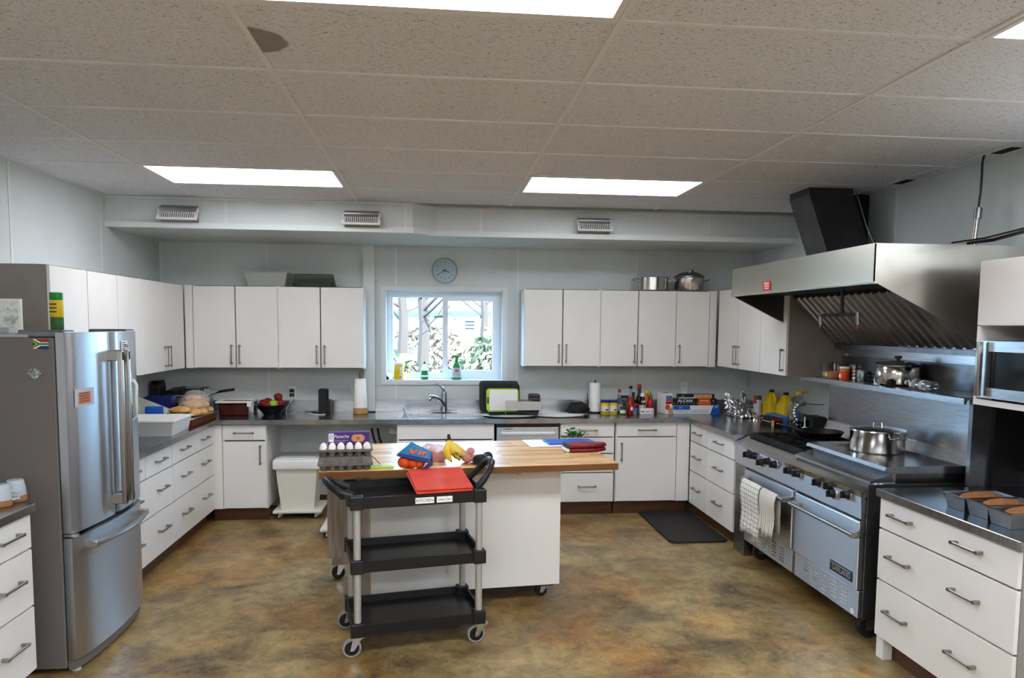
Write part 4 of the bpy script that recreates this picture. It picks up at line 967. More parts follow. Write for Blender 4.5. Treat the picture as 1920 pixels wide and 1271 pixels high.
# ================================================================ helpers for small goods
def lump(rx, ry, rz, seed, amp=.15, n=18, k=10, flat_z=True):
    r_ = random.Random(seed); ph = [r_.uniform(0, 6.28) for _ in range(9)]; g = G(); vs = []; fs = []
    for i in range(k+1):
        th = PI*i/k
        for j in range(n):
            a = 2*PI*j/n
            d = 1+amp*(math.sin(3*a+ph[0]+2*th)*.5+math.sin(5*a+ph[1]-3*th)*.35+math.sin(7*th+ph[2]+2*a)*.4+math.sin(9*a+ph[3])*.2)
            z = -math.cos(th)*rz*d; vs.append((math.sin(th)*math.cos(a)*rx*d, math.sin(th)*math.sin(a)*ry*d, max(z, -rz*.72) if flat_z else z))
    for i in range(k):
        for j in range(n): fs.append((i*n+j, i*n+(j+1) % n, (i+1)*n+(j+1) % n, (i+1)*n+j))
    z0 = min(v[2] for v in vs); g.add([(x, y, z-z0) for x, y, z in vs], fs); return g
def goods(name, label, cat, loc, parts, rz=0, group=None, n=20):
    """thing made of turned parts: (part name, [(r, z)...], material)"""
    t = thing(name, label, cat, loc, rz, group)
    for nm, prof, mm in parts: obj(nm, G().lathe(prof, n=n), mm, t, True)
    return t
def carton_box(name, label, loc, rz, w, d, h, mm, cat='box', group=None):
    t = thing(name, label, cat, loc, rz, group); obj('box', G().rbox(-w/2, w/2, -d/2, d/2, 0, h, .0015, 1), mm, t); return t
def face_print(t, w, d, h, x0, x1, z0, z1, mm, k=1, nm='print_panel'):
    """flat printed field on the front (-y) face of a box; fractions of its width and height"""
    return obj(nm, bx(-w/2+w*x0, -w/2+w*x1, -d/2-.0006*k, -d/2+.0001, h*z0, h*z1), mm, t)
def face_text(t, txt, size, mm, w, d, h, x, z, k=2, **kw): return text(txt, size, mm, t, Matrix.Translation((-w/2+w*x, -d/2-.0006*k, h*z)) @ UP, depth=.0002, **kw)
CT = .911
def P(u, v, z=CT): return at(u, v, z=z)
def onto(p, dz=0): return (p.x, p.y, p.z+dz)

# ================================================================ on the island
ZI = .9305
c0 = on_island(645, 884); base = Vector((c0.x, c0.y+.07, ZI)); ER = IR+.02
def eggbox_tray(g, x0, x1, y0, y1, z0, z1):
    n = 6; w = (x1-x0)/n
    for i in range(n):
        for j in range(2):
            cx, cy = x0+w*(i+.5), y0+(y1-y0)*(j+.5)/2; g.lathe([(w*.28, z0), (w*.34, z0+.004), (w*.47, z1-.006), (w*.49, z1), (w*.42, z1), (w*.28, z0+.012), (.001, z0+.010)], (cx, cy, 0), 10)
    g.box(x0-.006, x1+.006, y0-.006, y0+.002, z1-.012, z1); g.box(x0-.006, x1+.006, y1-.002, y1+.006, z1-.012, z1); g.box(x0-.006, x0+.002, y0, y1, z1-.012, z1); g.box(x1-.002, x1+.006, y0, y1, z1-.012, z1)
    return g
for k, (dy, lb) in enumerate(((0, 'closed grey egg carton at the bottom of the stack, on the island edge'), (.135, 'closed grey egg carton behind the bottom one, under the open lid'))):
    q = base+Vector((-math.sin(ER)*dy, math.cos(ER)*dy, 0)); t = thing('egg_carton', lb, 'carton', q, ER, 'egg cartons on the island')
    obj('tray', eggbox_tray(G(), -.145, .145, -.055, .055, 0, .042), 'carton', t, True)
    g = G(); g.add([(-.152, -.062, .042), (.152, -.062, .042), (.152, .062, .042), (-.152, .062, .042), (-.138, -.05, .078), (.138, -.05, .078), (.138, .05, .078), (-.138, .05, .078)], [(4, 5, 6, 7), (0, 1, 5, 4), (1, 2, 6, 5), (2, 3, 7, 6), (3, 0, 4, 7), (3, 2, 1, 0)])
    for i in range(5): g.add(*(lambda q_: (q_.v, q_.f))(G().box(-.09+i*.045-.004, -.09+i*.045+.004, -.066, -.05, .045, .07)))
    obj('lid', g, 'carton', t)
t = thing('egg_carton', 'open grey egg carton full of white eggs, on top of the stack', 'carton', base+Vector((0, 0, .079)), ER-.01, 'egg cartons on the island')
obj('tray', eggbox_tray(G(), -.145, .145, -.055, .055, 0, .042), 'carton', t, True)
g = G(); g.tray(-.15, .15, .075, .19, .0, .03, .004, .008); obj('open_lid', g, 'carton', t); obj('hinge', bx(-.15, .15, .055, .08, .026, .03), 'carton', t)
r_ = random.Random(4)
for i in range(6):
    for j in range(2):
        lx, ly = -.145+.29/6*(i+.5), -.055+.0275+j*.055; q = base+Vector((math.cos(ER)*lx-math.sin(ER)*ly, math.sin(ER)*lx+math.cos(ER)*ly, .079+.014))
        g = G().lathe([(.0, 0), (.010, .002), (.0185, .012), (.0215, .024), (.0195, .038), (.012, .051), (.004, .056), (0, .0565)], n=14)
        solo('egg', g, 'egg', ('white egg, front row of the open carton, %s from the bin side' if j == 0 else 'white egg, back row of the open carton, %s from the bin side') % ('first', 'second', 'third', 'fourth', 'fifth', 'sixth')[i], 'egg', q, smooth=True, group='eggs in the open carton')
w, d, h = .235, .055, .085
q = base+Vector((math.cos(ER)*.02-math.sin(ER)*.132, math.sin(ER)*.02+math.cos(ER)*.132, .110))
t = carton_box('cracker_box', 'purple cracker box lying on the open egg carton lid', q, ER+.0, w, d, h, 'purple')
f = obj('barcode_field', bx(-.115, -.085, -d/2-.0006, -d/2, .03, .08), 'paper', t)
for k in range(5): obj('barcode_bar', bx(-.112+k*.005, -.1105+k*.005, -d/2-.0009, -d/2-.0005, .045, .075), 'black', f)
face_text(t, 'Panache', .026, 'white', w, d, h, .32, .72, shear=.2)
face_print(t, w, d, h, .16, .48, .44, .465, 'label_grey'); face_print(t, w, d, h, .16, .42, .34, .355, 'label_grey'); face_print(t, w, d, h, .16, .38, .25, .265, 'label_grey')
for x, m_ in ((.036, 'wood_light'), (.068, 'wood_light'), (.052, 'tan')): obj('cracker_print', G().cyl((x, -d/2-.0004-(.0004 if m_ == 'tan' else 0), .05), (x, -d/2, .05), .022, n=18), m_, t)
obj('topping_print', G().cyl((.052, -d/2-.0014, .05), (.052, -d/2, .05), .011, n=14), 'orange', t)
# lime fan strainer with a wire handle
p = on_island(716, 876); t = thing('green_strainer', 'lime green fan shaped strainer with a wire handle on the island', 'strainer', (p.x, p.y+.0, ZI), IR)
g = G(); g.prism([(-.065, -.012)]+[(x, y) for x, y in arc(0, -.012, .062, 0, PI, 12)]+[(-.062, -.02), (.062, -.02)][::-1], 'z', 0, .012); obj('fan', G().prism(arc(0, -.03, .062, 0, PI, 14)+[(-.066, -.038), (.066, -.038)], 'z', 0, .010), 'lime', t)
g = G()
for k in range(1, 7): a = PI*k/7; g.tube([(0, -.028, .0105), (math.cos(a)*.058, -.03+math.sin(a)*.058, .0105)], .0013, 5)
obj('ribs', g, 'off_white', t)
obj('wire_handle', G().tube([(-.01, .03, .012), (-.035, .07, .035), (-.055, .10, .05), (-.075, .12, .052), (-.085, .10, .05), (-.07, .085, .045), (-.055, .10, .045)], .0028, 6), 'chrome', t, True)
# oranges in a blue wrapper
p = on_island(776, 879); A = IR-.05; T0 = Matrix.Translation((p.x, p.y+.05, ZI)) @ Matrix.Rotation(A, 4, 'Z')
for k, (x, y, r_) in enumerate(((-.058, -.03, .037), (-.008, -.035, .031), (.03, -.035, .031), (-.03, .035, .034), (.035, .03, .034))):
    q = T0 @ Vector((x, y, r_)); g = G().sphere((0, 0, 0), r_, r_, r_*.94, 18, 12); o = solo('orange', g, 'orange', ('largest orange poking out of the blue wrapper on the island', 'middle orange poking out under the blue wrapper', 'last orange under the blue wrapper, by its dark end', 'orange at the back of the blue wrapper', 'orange at the back corner of the blue wrapper')[k], 'orange', q+Vector((0, 0, -r_*.05)), smooth=True, group='oranges in the blue wrapper')
t = thing('orange_wrapper', 'blue printed wrapper folded over the oranges on the island', 'wrapper', T0.translation, A)
S = [(-.10, -.055, .078), (.085, -.085, .040), (.105, .02, .082), (-.015, .07, .135)]
def sheet(c, th): return G().add([Vector(v) for v in c]+[Vector(v)+Vector((0, 0, th)) for v in c], [(3, 2, 1, 0), (4, 5, 6, 7), (0, 1, 5, 4), (1, 2, 6, 5), (2, 3, 7, 6), (3, 0, 4, 7)])
obj('top_panel', sheet(S, .002), 'teal', t); obj('back_panel', sheet([(-.10, -.055, .078), (-.015, .07, .135), (-.03, .09, .07), (-.10, .02, .075)], .002), 'teal', t)
obj('end_panel', G().add([(.035, -.087, .0), (.085, -.085, .042), (.105, .02, .084), (.11, .03, .005), (.07, -.083, 0)], [(0, 1, 2, 3, 4)]), 'navy', t)
obj('lower_band', sheet([(-.095, -.06, .076), (.08, -.088, .038), (.088, -.06, .053), (-.085, -.035, .087)], .0035), 'navy', t)
ux = (Vector(S[1])-Vector(S[0])).normalized(); uy = (Vector(S[3])-Vector(S[0])); uy = (uy-ux*uy.dot(ux)).normalized(); un = ux.cross(uy)
mt = Matrix(((ux.x, uy.x, un.x, 0), (ux.y, uy.y, un.y, -.0), (ux.z, uy.z, un.z, .0), (0, 0, 0, 1))); mt.translation = (Vector(S[0])+Vector(S[1])+Vector(S[2])+Vector(S[3]))/4+un*.004
g = G()
for poly in ([(-.05, .02), (-.035, .02), (-.025, -.005), (-.01, .02), (.0, .02), (-.02, -.02), (-.035, -.02)], [(.005, -.02), (.018, -.02), (.018, .02), (.008, .02)], [(.03, .02), (.045, .018), (.05, .0), (.035, -.005), (.045, -.022), (.032, -.022), (.024, .0)]): g.prism(poly, 'z', 0, .002)
obj('brand_print', g.xf(mt), 'orange', t)
# bagged peppers, bananas, bagged tomatoes, dark grinder
p = on_island(820, 866); t = thing('pepper_bag', 'pink tinted produce bag of red peppers left of the bananas', 'bag', (p.x, p.y+.04, ZI))
obj('bag', lump(.066, .058, .056, 3, .12), 'bag_pink', t, True); obj('bag_neck', lump(.05, .045, .05, 8, .22).xf(T(-.055, .085, .0)), 'bag_pink', t, True)
for k, (x, y) in enumerate(((-.02, 0), (.022, .01), (-.05, .07))): solo('red_pepper', lump(.026, .024, .03, 20+k, .16), 'pepper', ('red pepper low in the produce bag beside the oranges', 'red pepper in the produce bag nearest the bananas', 'red pepper at the back of the produce bag')[k], 'pepper', (p.x+x, p.y+.04+y, ZI+.003), smooth=True, group='peppers in the bag')
p = on_island(843, 868); t = thing('banana_bunch', 'bunch of spotted yellow bananas standing on the island', 'bananas', (p.x, p.y+.035, ZI), IR)
top = Vector((.0, .02, .125))
for k, (ex, ey, bow) in enumerate(((.0, -.085, -.06), (.05, -.075, -.02), (.10, -.06, .01), (.13, -.02, .03), (.11, .05, .05))):
    end = Vector((ex, ey, .022+.004*k)); mid = (top+end)/2+Vector((bow*.7, -.04, -.005)) if k < 2 else (top+end)/2+Vector((bow*.5-.03, -.03, -.02))
    pts = [top*(1-s)**2+mid*2*s*(1-s)+end*s*s for s in [i/9 for i in range(10)]]
    b_ = obj('banana', G().tube(pts, .02, 8, rads=[.008, .013, .019, .023, .024, .024, .022, .019, .013, .006]), 'banana', t, True)
    obj('banana_tip', G().sphere(pts[-1], .007, n=8, k=5), 'banana_stem', b_)
obj('stem', G().tube([top+Vector((0, 0, -.012)), top+Vector((0, .004, .012)), top+Vector((-.002, .012, .038))], .011, 8, rads=[.014, .012, .008]), 'banana_stem', t, True)
p = on_island(886, 870); t = thing('tomato_bag', 'clear plastic bag of tomatoes right of the bananas', 'bag', (p.x, p.y+.05, ZI))
obj('bag', lump(.082, .072, .066, 12, .1), 'bag_clear', t, True)
g = G(); r_ = random.Random(5)
for k in range(7):
    a = -.9+k*.3; g.add([(a*.02, 0, .07), (math.sin(a)*.06+.01, r_.uniform(-.02, .02), .11+.02*math.cos(a*2)), (math.sin(a+.25)*.06+.01, r_.uniform(-.02, .02), .105)], [(0, 1, 2)])
obj('bag_frill', g, 'bag_clear', t)
for k, (x, y, z) in enumerate(((-.028, -.03, 0), (.018, -.032, 0), (-.04, .022, 0), (.005, .015, .0), (.035, .012, 0), (-.01, -.005, .045))): solo('tomato', G().sphere((0, 0, .023), .026, .026, .023, 14, 9), 'tomato', ('tomato at the front of the clear bag, beside the bananas', 'tomato at the front of the clear bag, by the cart handle', 'tomato at the back of the clear bag behind the bananas', 'tomato in the middle of the clear bag', 'tomato at the back of the clear bag by the dark grinder', 'tomato lying on top of the others in the clear bag')[k], 'tomato', (p.x+x, p.y+.05+y, ZI+.002+z), smooth=True, group='tomatoes in the bag')
p = on_island(906, 872); mt = T(0, 0, .031, IR+.45, PI/2) ; t = thing('pepper_grinder', 'dark grinder lying on its side by the cart handle', 'grinder', (p.x, p.y+.05, ZI))
prof = [(.022, -.075), (.028, -.07), (.030, -.04), (.024, -.01), (.026, .02), (.031, .04), (.031, .07), (.02, .078)]
obj('body', G().lathe(prof, n=18, mtx=T(0, 0, .031, IR+.9) @ Matrix.Rotation(PI/2, 4, 'Y')), 'black_rough', t, True); obj('collar', G().lathe([(.0275, -.002), (.0275, .012)], n=18, mtx=T(0, 0, .031, IR+.9) @ Matrix.Rotation(PI/2, 4, 'Y')), 'steel_dark', t, True)
# boards, herbs, oven mitts
p = on_island(1032, 831); solo('cutting_board', G().rbox(-.20, .20, -.14, .14, 0, .011, .004), 'board_white', 'white cutting board under the blue one on the island', 'cutting board', (p.x+.02, p.y-.03, ZI), IR)
p2 = on_island(1066, 831); solo('cutting_board', G().rbox(-.17, .17, -.10, .10, 0, .011, .004), 'blue', 'blue cutting board lying on the white one', 'cutting board', (p2.x, p2.y-.03, ZI+.0115), IR)
p = on_island(1073, 822); t = thing('herb_bunch', 'bunch of dark green herbs on the blue board', 'herbs', (p.x, p.y-.07, ZI+.0235), IR); g = G(); r_ = random.Random(11)
for k in range(170):
    c = Vector((r_.gauss(0, .035), r_.gauss(0, .022), abs(r_.gauss(.016, .016))+.004)); s_ = r_.uniform(.006, .013); n_ = Vector((r_.uniform(-1, 1), r_.uniform(-1, 1), r_.uniform(.2, 1))).normalized(); a = n_.orthogonal()*s_; b_ = n_.cross(a); g.add([c-a, c-b_*.6, c+a, c+b_*.6], [(0, 1, 2, 3)])
obj('leaves', g, 'leaf', t); g = G()
for k in range(7): g.tube([(-.05, .01*(k-3)*.5, .006), (-.10, .012*(k-3), .005)], .002, 5)
obj('stalks', g, 'leaf', t)
def mitt(th):
    out = [(-.12, -.065), (.04, -.07), (.10, -.06), (.145, -.03), (.15, .005), (.13, .03), (.09, .04), (.06, .045), (.05, .07), (.03, .095), (.0, .10), (-.01, .08), (-.02, .06), (-.12, .055)]
    bm = bmesh.new(); vb = [bm.verts.new((x, y, 0)) for x, y in out]; f = bm.faces.new(vb); r = bmesh.ops.extrude_face_region(bm, geom=[f]); bmesh.ops.translate(bm, verts=[v for v in r['geom'] if isinstance(v, bmesh.types.BMVert)], vec=(0, 0, th))
    bmesh.ops.bevel(bm, geom=[e for e in bm.edges if abs(e.verts[0].co.z-e.verts[1].co.z) < 1e-6], offset=th*.42, segments=3, profile=.5, affect='EDGES'); return G().bm(bm)
p = on_island(1094, 845)
for k, lb in enumerate(('red oven mitt underneath the other on the island corner', 'red oven mitt on top at the island corner')):
    t = thing('oven_mitt', lb, 'oven mitt', (p.x+.005*k, p.y+.0+.005*k, ZI+k*.027), IR+.04*k, 'red oven mitts'); obj('shell', mitt(.026), 'mitt', t, True)
    obj('cuff', G().rbox(-.136, -.112, -.066, .056, .001, .0255, .006), ('white', 'stripe')[k], t)

# ================================================================ waste bin on a dolly, spare dolly, floor mat
def dolly(x0, x1, y0, y1, label, grp='white caster dollies'):
    t = thing('caster_dolly', label, 'dolly', ((x0+x1)/2, (y0+y1)/2, 0), 0, grp); a, b = (x1-x0)/2, (y1-y0)/2
    obj('deck', G().rbox(-a, a, -b, b, .055, .08, .008), 'off_white', t)
    for x in (-a+.05, a-.06):
        for y in (-b+.05, b-.05): caster(t, x, y, .024, .055)
    return t
bl, br = at(513, 900, y=6.62).x, at(598, 900, y=6.62).x; bc = (bl+br)/2
dolly(bc-.21, bc+.22, 6.60, 7.02, 'white caster dolly under the lidded waste bin'); 
t = thing('waste_bin', 'white plastic bin with a lid in the knee space under the counter', 'bin', (bc, 6.81, .081))
obj('tub', G().add([(-.145, -.15, 0), (.145, -.15, 0), (.145, .15, 0), (-.145, .15, 0), (-.185, -.185, .42), (.185, -.185, .42), (.185, .185, .42), (-.185, .185, .42)], [(3, 2, 1, 0), (4, 5, 6, 7), (0, 1, 5, 4), (1, 2, 6, 5), (2, 3, 7, 6), (3, 0, 4, 7)]), 'off_white', t)
l = obj('lid', G().rbox(-.205, .205, -.205, .205, .37, .46, .014, 3), 'tub_white', t, True); obj('lid_panel', G().rbox(-.165, .165, -.16, .165, .459, .467, .003), 'tub_white', l); obj('lid_mark', bx(-.015, .015, -.02, -.012, .467, .468), 'grey_plastic', l)
x = at(620, 940, y=6.2).x; dolly(x-.06, x+.30, 5.98, 6.38, 'spare white caster dolly standing behind the island')
q = [at(u, v, z=.012) for u, v in ((1190, 952), (1252, 1016), (1366, 1013), (1290, 950))]
cx = Vector(((q[0].x+q[2].x)/2, (q[0].y+q[2].y)/2, 0)); bm = bmesh.new(); W, D = .245, .50
bmesh.ops.create_cube(bm, size=1)
for v in bm.verts: v.co = Vector((v.co.x*2*W, v.co.y*2*D, v.co.z*.016+.008))
bmesh.ops.bevel(bm, geom=[e for e in bm.edges if abs(e.verts[0].co.z-e.verts[1].co.z) > .01], offset=.05, segments=5, profile=.5, affect='EDGES')
solo('floor_mat', G().bm(bm), 'mat_floor', 'black anti-fatigue mat on the floor by the corner drawers', 'mat', (2.12, 6.15, .0005))

# ================================================================ clock and outlets
p = at(834, 507, y=YB-.03); t = thing('wall_clock', 'round silver wall clock above the window', 'clock', (p.x, YB-.001, p.z)); R = .125
mtc = Matrix.Rotation(PI/2, 4, 'X')
obj('rim', G().lathe([(R, 0), (R, .028), (R-.006, .034), (R-.014, .032), (R-.016, .012), (R-.016, 0)], n=40, mtx=mtc), 'grey_plastic', t, True)
dial = obj('dial', G().cyl((0, -.001, 0), (0, -.012, 0), R-.015, n=40), 'dial', t)
for k in range(1, 13):
    a = PI/2-k*PI/6; text(str(k), .021, 'black', dial, Matrix.Translation((math.cos(a)*.080, -.0125, math.sin(a)*.080)) @ UP, name='numeral', bold=.0003)
def hand(a, L, w, y): return G().prism([(-w, -.018), (w, -.018), (w*.5, L), (-w*.5, L)], 'y', -y-.001, -y).xf(Matrix.Rotation(a, 4, 'Y'))
obj('hour_hand', hand(math.radians(110), .055, .004, .014), 'black', t); obj('minute_hand', hand(math.radians(240), .088, .003, .016), 'black', t); obj('second_hand', hand(math.radians(8), .075, .0008, .018), 'black', t)
obj('crystal', G().cyl((0, -.026, 0), (0, -.027, 0), R-.014, n=40), 'glass', t)
def outlet(u, v, label, plugs):
    p = at(u, v, y=YB); t = thing('wall_outlet', label, 'outlet', (p.x, YB-.0045, p.z)); obj('cover_plate', G().rbox(-.036, .036, -.006, 0, -.058, .058, .003), 'white', t)
    for z in (.022, -.022):
        s = obj('socket', G().rbox(-.018, .018, -.009, -.004, z-.014, z+.014, .003), 'white', t)
        if plugs: obj('plug', G().rbox(-.022, .022, -.04, -.009, z-.017, z+.017, .008), 'black', s)
        else:
            for x in (-.006, .006): obj('slot', bx(x-.0012, x+.0012, -.0096, -.009, z-.006, z+.006), 'black', s)
    return t
outlet(548.5, 736, 'white wall outlet with two black plugs behind the apple bowl', True); outlet(1283, 727, 'white wall outlet above the foil boxes', False)

# ================================================================ left counter, by the fridge
p = P(258, 818); t = thing('food_tub', 'large shallow translucent white food tub beside the fridge', 'tub', (-2.175, 5.78, CT), 0)
obj('tub', G().tray(-.235, .235, -.205, .205, 0, .12, .006, .022, .012), 'tub_white', t); obj('spoon', G().tube([(-.10, -.235, .075), (-.12, -.21, .128), (-.16, -.06, .11)], .008, 8, rads=[.016, .009, .009]), 'wood_light', t, True); obj('contents', lump(.10, .09, .03, 44, .3).xf(T(0, .02, .02)), 'cork', t, True)
p = P(262, 775); t = thing('lace_bag', 'crumpled clear plastic bag standing against the wall past the fridge', 'bag', (-2.46, 6.12, CT)); obj('bag', lump(.075, .10, .13, 17, .14), 'bag_clear', t, True); obj('spots', lump(.06, .085, .11, 19, .25).xf(T(0, 0, .002)), 'film', t, True)
# green sling basket with a blue scoop
t = thing('green_basket', 'pale green slanted plastic bin with a dark green base on the left counter', 'bin', (-2.36, 6.40, CT), .15)
obj('base', G().rbox(-.15, .15, -.11, .11, 0, .055, .01), 'leaf', t); 
g = G().add([(-.155, -.10, .05), (.16, -.10, .06), (.165, .03, .08), (-.155, .03, .22), (-.15, -.085, .05), (.155, -.085, .06), (.16, .045, .08), (-.15, .045, .22)], [(0, 1, 2, 3), (7, 6, 5, 4), (0, 4, 5, 1), (1, 5, 6, 2), (2, 6, 7, 3), (3, 7, 4, 0)]); obj('sloping_front', g, 'cloth_green', t)
obj('side', bx(-.155, -.148, -.10, .10, .05, .18), 'cloth_green', t); obj('knob', G().sphere((-.09, -.113, .03), .013, n=10, k=6), 'white', t)
solo('blue_scoop', G().rbox(-.07, .07, -.012, .012, -.045, .05, .011, 3), 'blue', 'blue plastic scoop leaning on the pale green bin', 'scoop', (-2.33, 6.275, 1.012), .15, smooth=True)
solo('blue_crate', G().tray(-.11, .11, -.08, .08, 0, .20, .004, .012, .006), 'navy', 'dark blue plastic crate in the counter corner', 'crate', (-2.405, 6.62, CT), .1)
# deep fryer
t = thing('deep_fryer', 'steel deep fryer with a black lid and handles in the counter corner', 'fryer', (-2.27, 6.92, CT), .10)
obj('body', G().rbox(-.19, .19, -.17, .17, 0, .185, .02, 3), 'steel_dark', t, True); obj('rim', G().rbox(-.20, .20, -.18, .18, .185, .20, .006), 'steel', t)
l = obj('lid', G().add([(-.195, -.175, .20), (.195, -.175, .20), (.195, .175, .20), (-.195, .175, .20), (-.15, -.12, .235), (.15, -.12, .235), (.15, .12, .245), (-.15, .12, .245)], [(4, 5, 6, 7), (0, 1, 5, 4), (1, 2, 6, 5), (2, 3, 7, 6), (3, 0, 4, 7), (3, 2, 1, 0)]), 'black', t); obj('lid_window', bx(-.02, .12, -.08, .05, .238, .246), 'black_gloss', l); obj('lid_knob', G().rbox(-.05, -.005, -.13, -.06, .232, .268, .008), 'black', l)
obj('side_handle', G().rbox(-.07, .07, -.205, -.17, .075, .13, .014), 'black_gloss', t, True); obj('basket_handle', G().tube([(.19, -.02, .19), (.25, -.04, .20), (.28, -.045, .215), (.41, -.055, .235)], .012, 8, rads=[.004, .004, .012, .013]), 'black', t, True)
t = thing('coffee_grinder', 'black coffee machine behind the deep fryer in the corner', 'coffee machine', (-2.485, 6.83, CT)); obj('body', G().rbox(-.055, .03, -.08, .08, 0, .30, .012), 'black', t); obj('hopper', G().rbox(-.05, .025, -.07, .07, .30, .325, .01), 'black_gloss', t)
# tray with bagged buns
t = thing('brown_tray', 'long copper brown baking tray at the counter edge under the bagged buns', 'tray', (-2.06, 6.42, CT), L90-.03); obj('tray', G().tray(-.30, .30, -.09, .12, 0, .055, .004, .006), 'copper', t)
obj('paper_liner', G().add([(-.29, -.085, .05), (.29, -.085, .05), (.29, .11, .052), (-.29, .11, .052), (-.31, -.10, .062), (.31, -.10, .062)], [(0, 1, 2, 3), (0, 4, 5, 1)]), 'paper', t)
t = thing('foil_pie_dish', 'round foil dish under the long rolls at the end of the tray', 'dish', (-2.11, 6.21, CT+.064)); obj('dish', G().lathe([(.07, 0), (.088, .03), (.094, .032), (.094, .036), (.085, .034), (.065, .006), (.0, .005)], n=24), 'foil', t, True)
def bun(x, y, z, rx, ry, rz_, a, lb, k): solo('bread_roll', lump(rx, ry, rz_, 60+k, .05), 'bread', lb, 'bread roll', (x, y, z), a, smooth=True, group='rolls in the clear bags')
bz = CT+.064
for k, (x, y, z, rx, ry, h_, a, lb) in enumerate(((-2.100, 6.200, bz+.036, .085, .042, .034, .3, 'long pale roll lying on the foil dish'), (-2.020, 6.258, bz+.01, .075, .042, .034, .2, 'round roll below the long one beside the foil dish'), (-1.990, 6.337, bz+.008, .07, .055, .035, .0, 'flat bun at the counter edge of the bag'), (-2.030, 6.430, bz+.006, .075, .06, .034, .4, 'flat bun in the middle of the bag'), (-2.120, 6.366, bz+.01, .07, .055, .04, .8, 'flat bun towards the wall side of the bag'), (-2.070, 6.394, bz+.065, .085, .06, .034, .2, 'topmost flat bun in the middle of the bag'), (-2.110, 6.488, bz+.062, .08, .06, .03, .1, 'topmost flat bun at the far end of the bag'), (-1.990, 6.510, bz+.006, .065, .055, .034, .5, 'bun at the far end of the bag near the counter edge'), (-2.03, 6.30, bz+.062, .075, .05, .036, .5, 'golden bun heaped on top above the foil dish'), (-1.99, 6.42, bz+.06, .06, .05, .034, .9, 'golden bun heaped on top near the counter edge'), (-2.07, 6.44, bz+.115, .07, .052, .03, .3, 'golden bun crowning the heap inside the bag'))): bun(x, y, z, rx, ry, h_, a, lb, k)
t = thing('bun_bag', 'clear plastic bag of buns with a bunched blue tinged neck', 'bag', (-2.05, 6.42, bz)); obj('bag', lump(.115, .19, .12, 31, .07), 'bag_clear', t, True)
g = G(); r_ = random.Random(8)
for k in range(12): a = k/11*PI; g.add([(.03, .10, .09), (.02+.10*math.cos(a), .19+.04*r_.random(), .15+.055*math.sin(a)), (.02+.10*math.cos(a+.2), .19+.04*r_.random(), .15+.055*math.sin(a+.2))], [(0, 1, 2)])
obj('bag_neck', g, 'bag_clear', t)
goods('nut_jar', 'clear jar of orange brown nuts behind the bun bag', 'jar', (-2.05, 6.66, CT+.064), [('contents', [(.045, 0), (.047, .006), (.047, .07), (.0, .072)], 'amber'), ('jar', [(.05, 0), (.052, .005), (.052, .085), (.046, .095)], 'clear'), ('lid', [(.05, .095), (.05, .112), (.0, .113)], 'tan')])
# red meat box with white rimmed lid
t = thing('meat_tub', 'clear tub of red fruit with a white rimmed lid on the back counter', 'tub', onto(P(447, 775)), .03); t.location = (at(440, 778, y=6.90).x+.01, 6.93, CT)
obj('contents', G().rbox(-.125, .125, -.10, .10, .004, .105, .01), 'meat', t); obj('tub', G().tray(-.135, .135, -.11, .11, 0, .12, .003, .008), 'clear_tub', t)
obj('rim', frame_ring(-.155, .165, -.125, .125, .03, 0, .014).xf(T(0, 0, .12, 0, -PI/2) @ Matrix.Scale(-1, 4, (0, 1, 0))), 'white', t); obj('clasp', G().rbox(.12, .16, -.13, -.10, .085, .125, .004), 'white', t); obj('red_film', bx(-.12, .13, -.09, .09, .122, .126), 'red', t)
p = at(511, 776, y=6.93); t = goods('fruit_bowl', 'dark bowl of apples on the back counter', 'bowl', (p.x, 6.92, CT), [('bowl', [(.075, 0), (.08, .01), (.13, .065), (.155, .095), (.15, .097), (.125, .068), (.07, .016), (0, .014)], 'grey_bowl')], n=32)
for k, (x, y, z, m_, lb) in enumerate(((-.095, -.01, .062, 'apple', 'red apple at the fryer side of the bowl'), (-.04, -.075, .052, 'apple', 'red apple at the front of the bowl'), (.03, -.06, .058, 'apple_green', 'green apple at the front of the bowl'), (.095, -.01, .062, 'apple', 'red apple at the outlet side of the bowl'), (.0, .02, .075, 'apple', 'red apple in the middle of the bowl'), (.055, .065, .085, 'apple', 'red apple heaped highest at the back of the bowl'), (-.06, .07, .07, 'apple', 'red apple at the back of the bowl on the fryer side'))):
    a_ = thing('apple', lb, 'apple', (p.x+x*.82, 6.92+y*.82, CT+z+(.004 if abs(x) > .05 or abs(y) > .05 else -.035)+(.03 if k == 5 else 0)), 0, 'apples in the bowl'); obj('flesh', G().lathe([(.0, .006), (.012, .0), (.03, .012), (.041, .04), (.036, .062), (.02, .072), (.008, .066), (0, .06)], n=18), m_, a_, True); obj('stalk', G().tube([(0, 0, .062), (.004, 0, .08)], .0016, 5), 'brown', a_)
p = at(607, 776, y=6.96); t = thing('smart_speaker', 'tall black speaker standing on the back counter', 'speaker', (p.x, 6.96, CT)); obj('column', G().rbox(-.042, .042, -.05, .05, 0, .235, .012, 3), 'black_rough', t); obj('dock', G().rbox(.03, .068, -.045, .045, 0, .135, .006), 'black', t)
pts = [at(549, 741, y=YB-.04), at(545, 752, y=7.09), at(538, 765, y=7.02), at(536, 772, y=6.95)]; pts[-1].z = CT+.004
pts += [at(u, v, z=CT+.004) for u, v in ((545, 775.5), (556, 771), (564, 769), (575, 773), (590, 777), (606, 777), (614, 775))]
o0_ = pts[0].copy(); solo('charging_cable', G().tube([q_-o0_ for q_ in pts], .0035, 6), 'white', 'thin white cable from the outlet to the black speaker', 'cable', o0_, smooth=True)
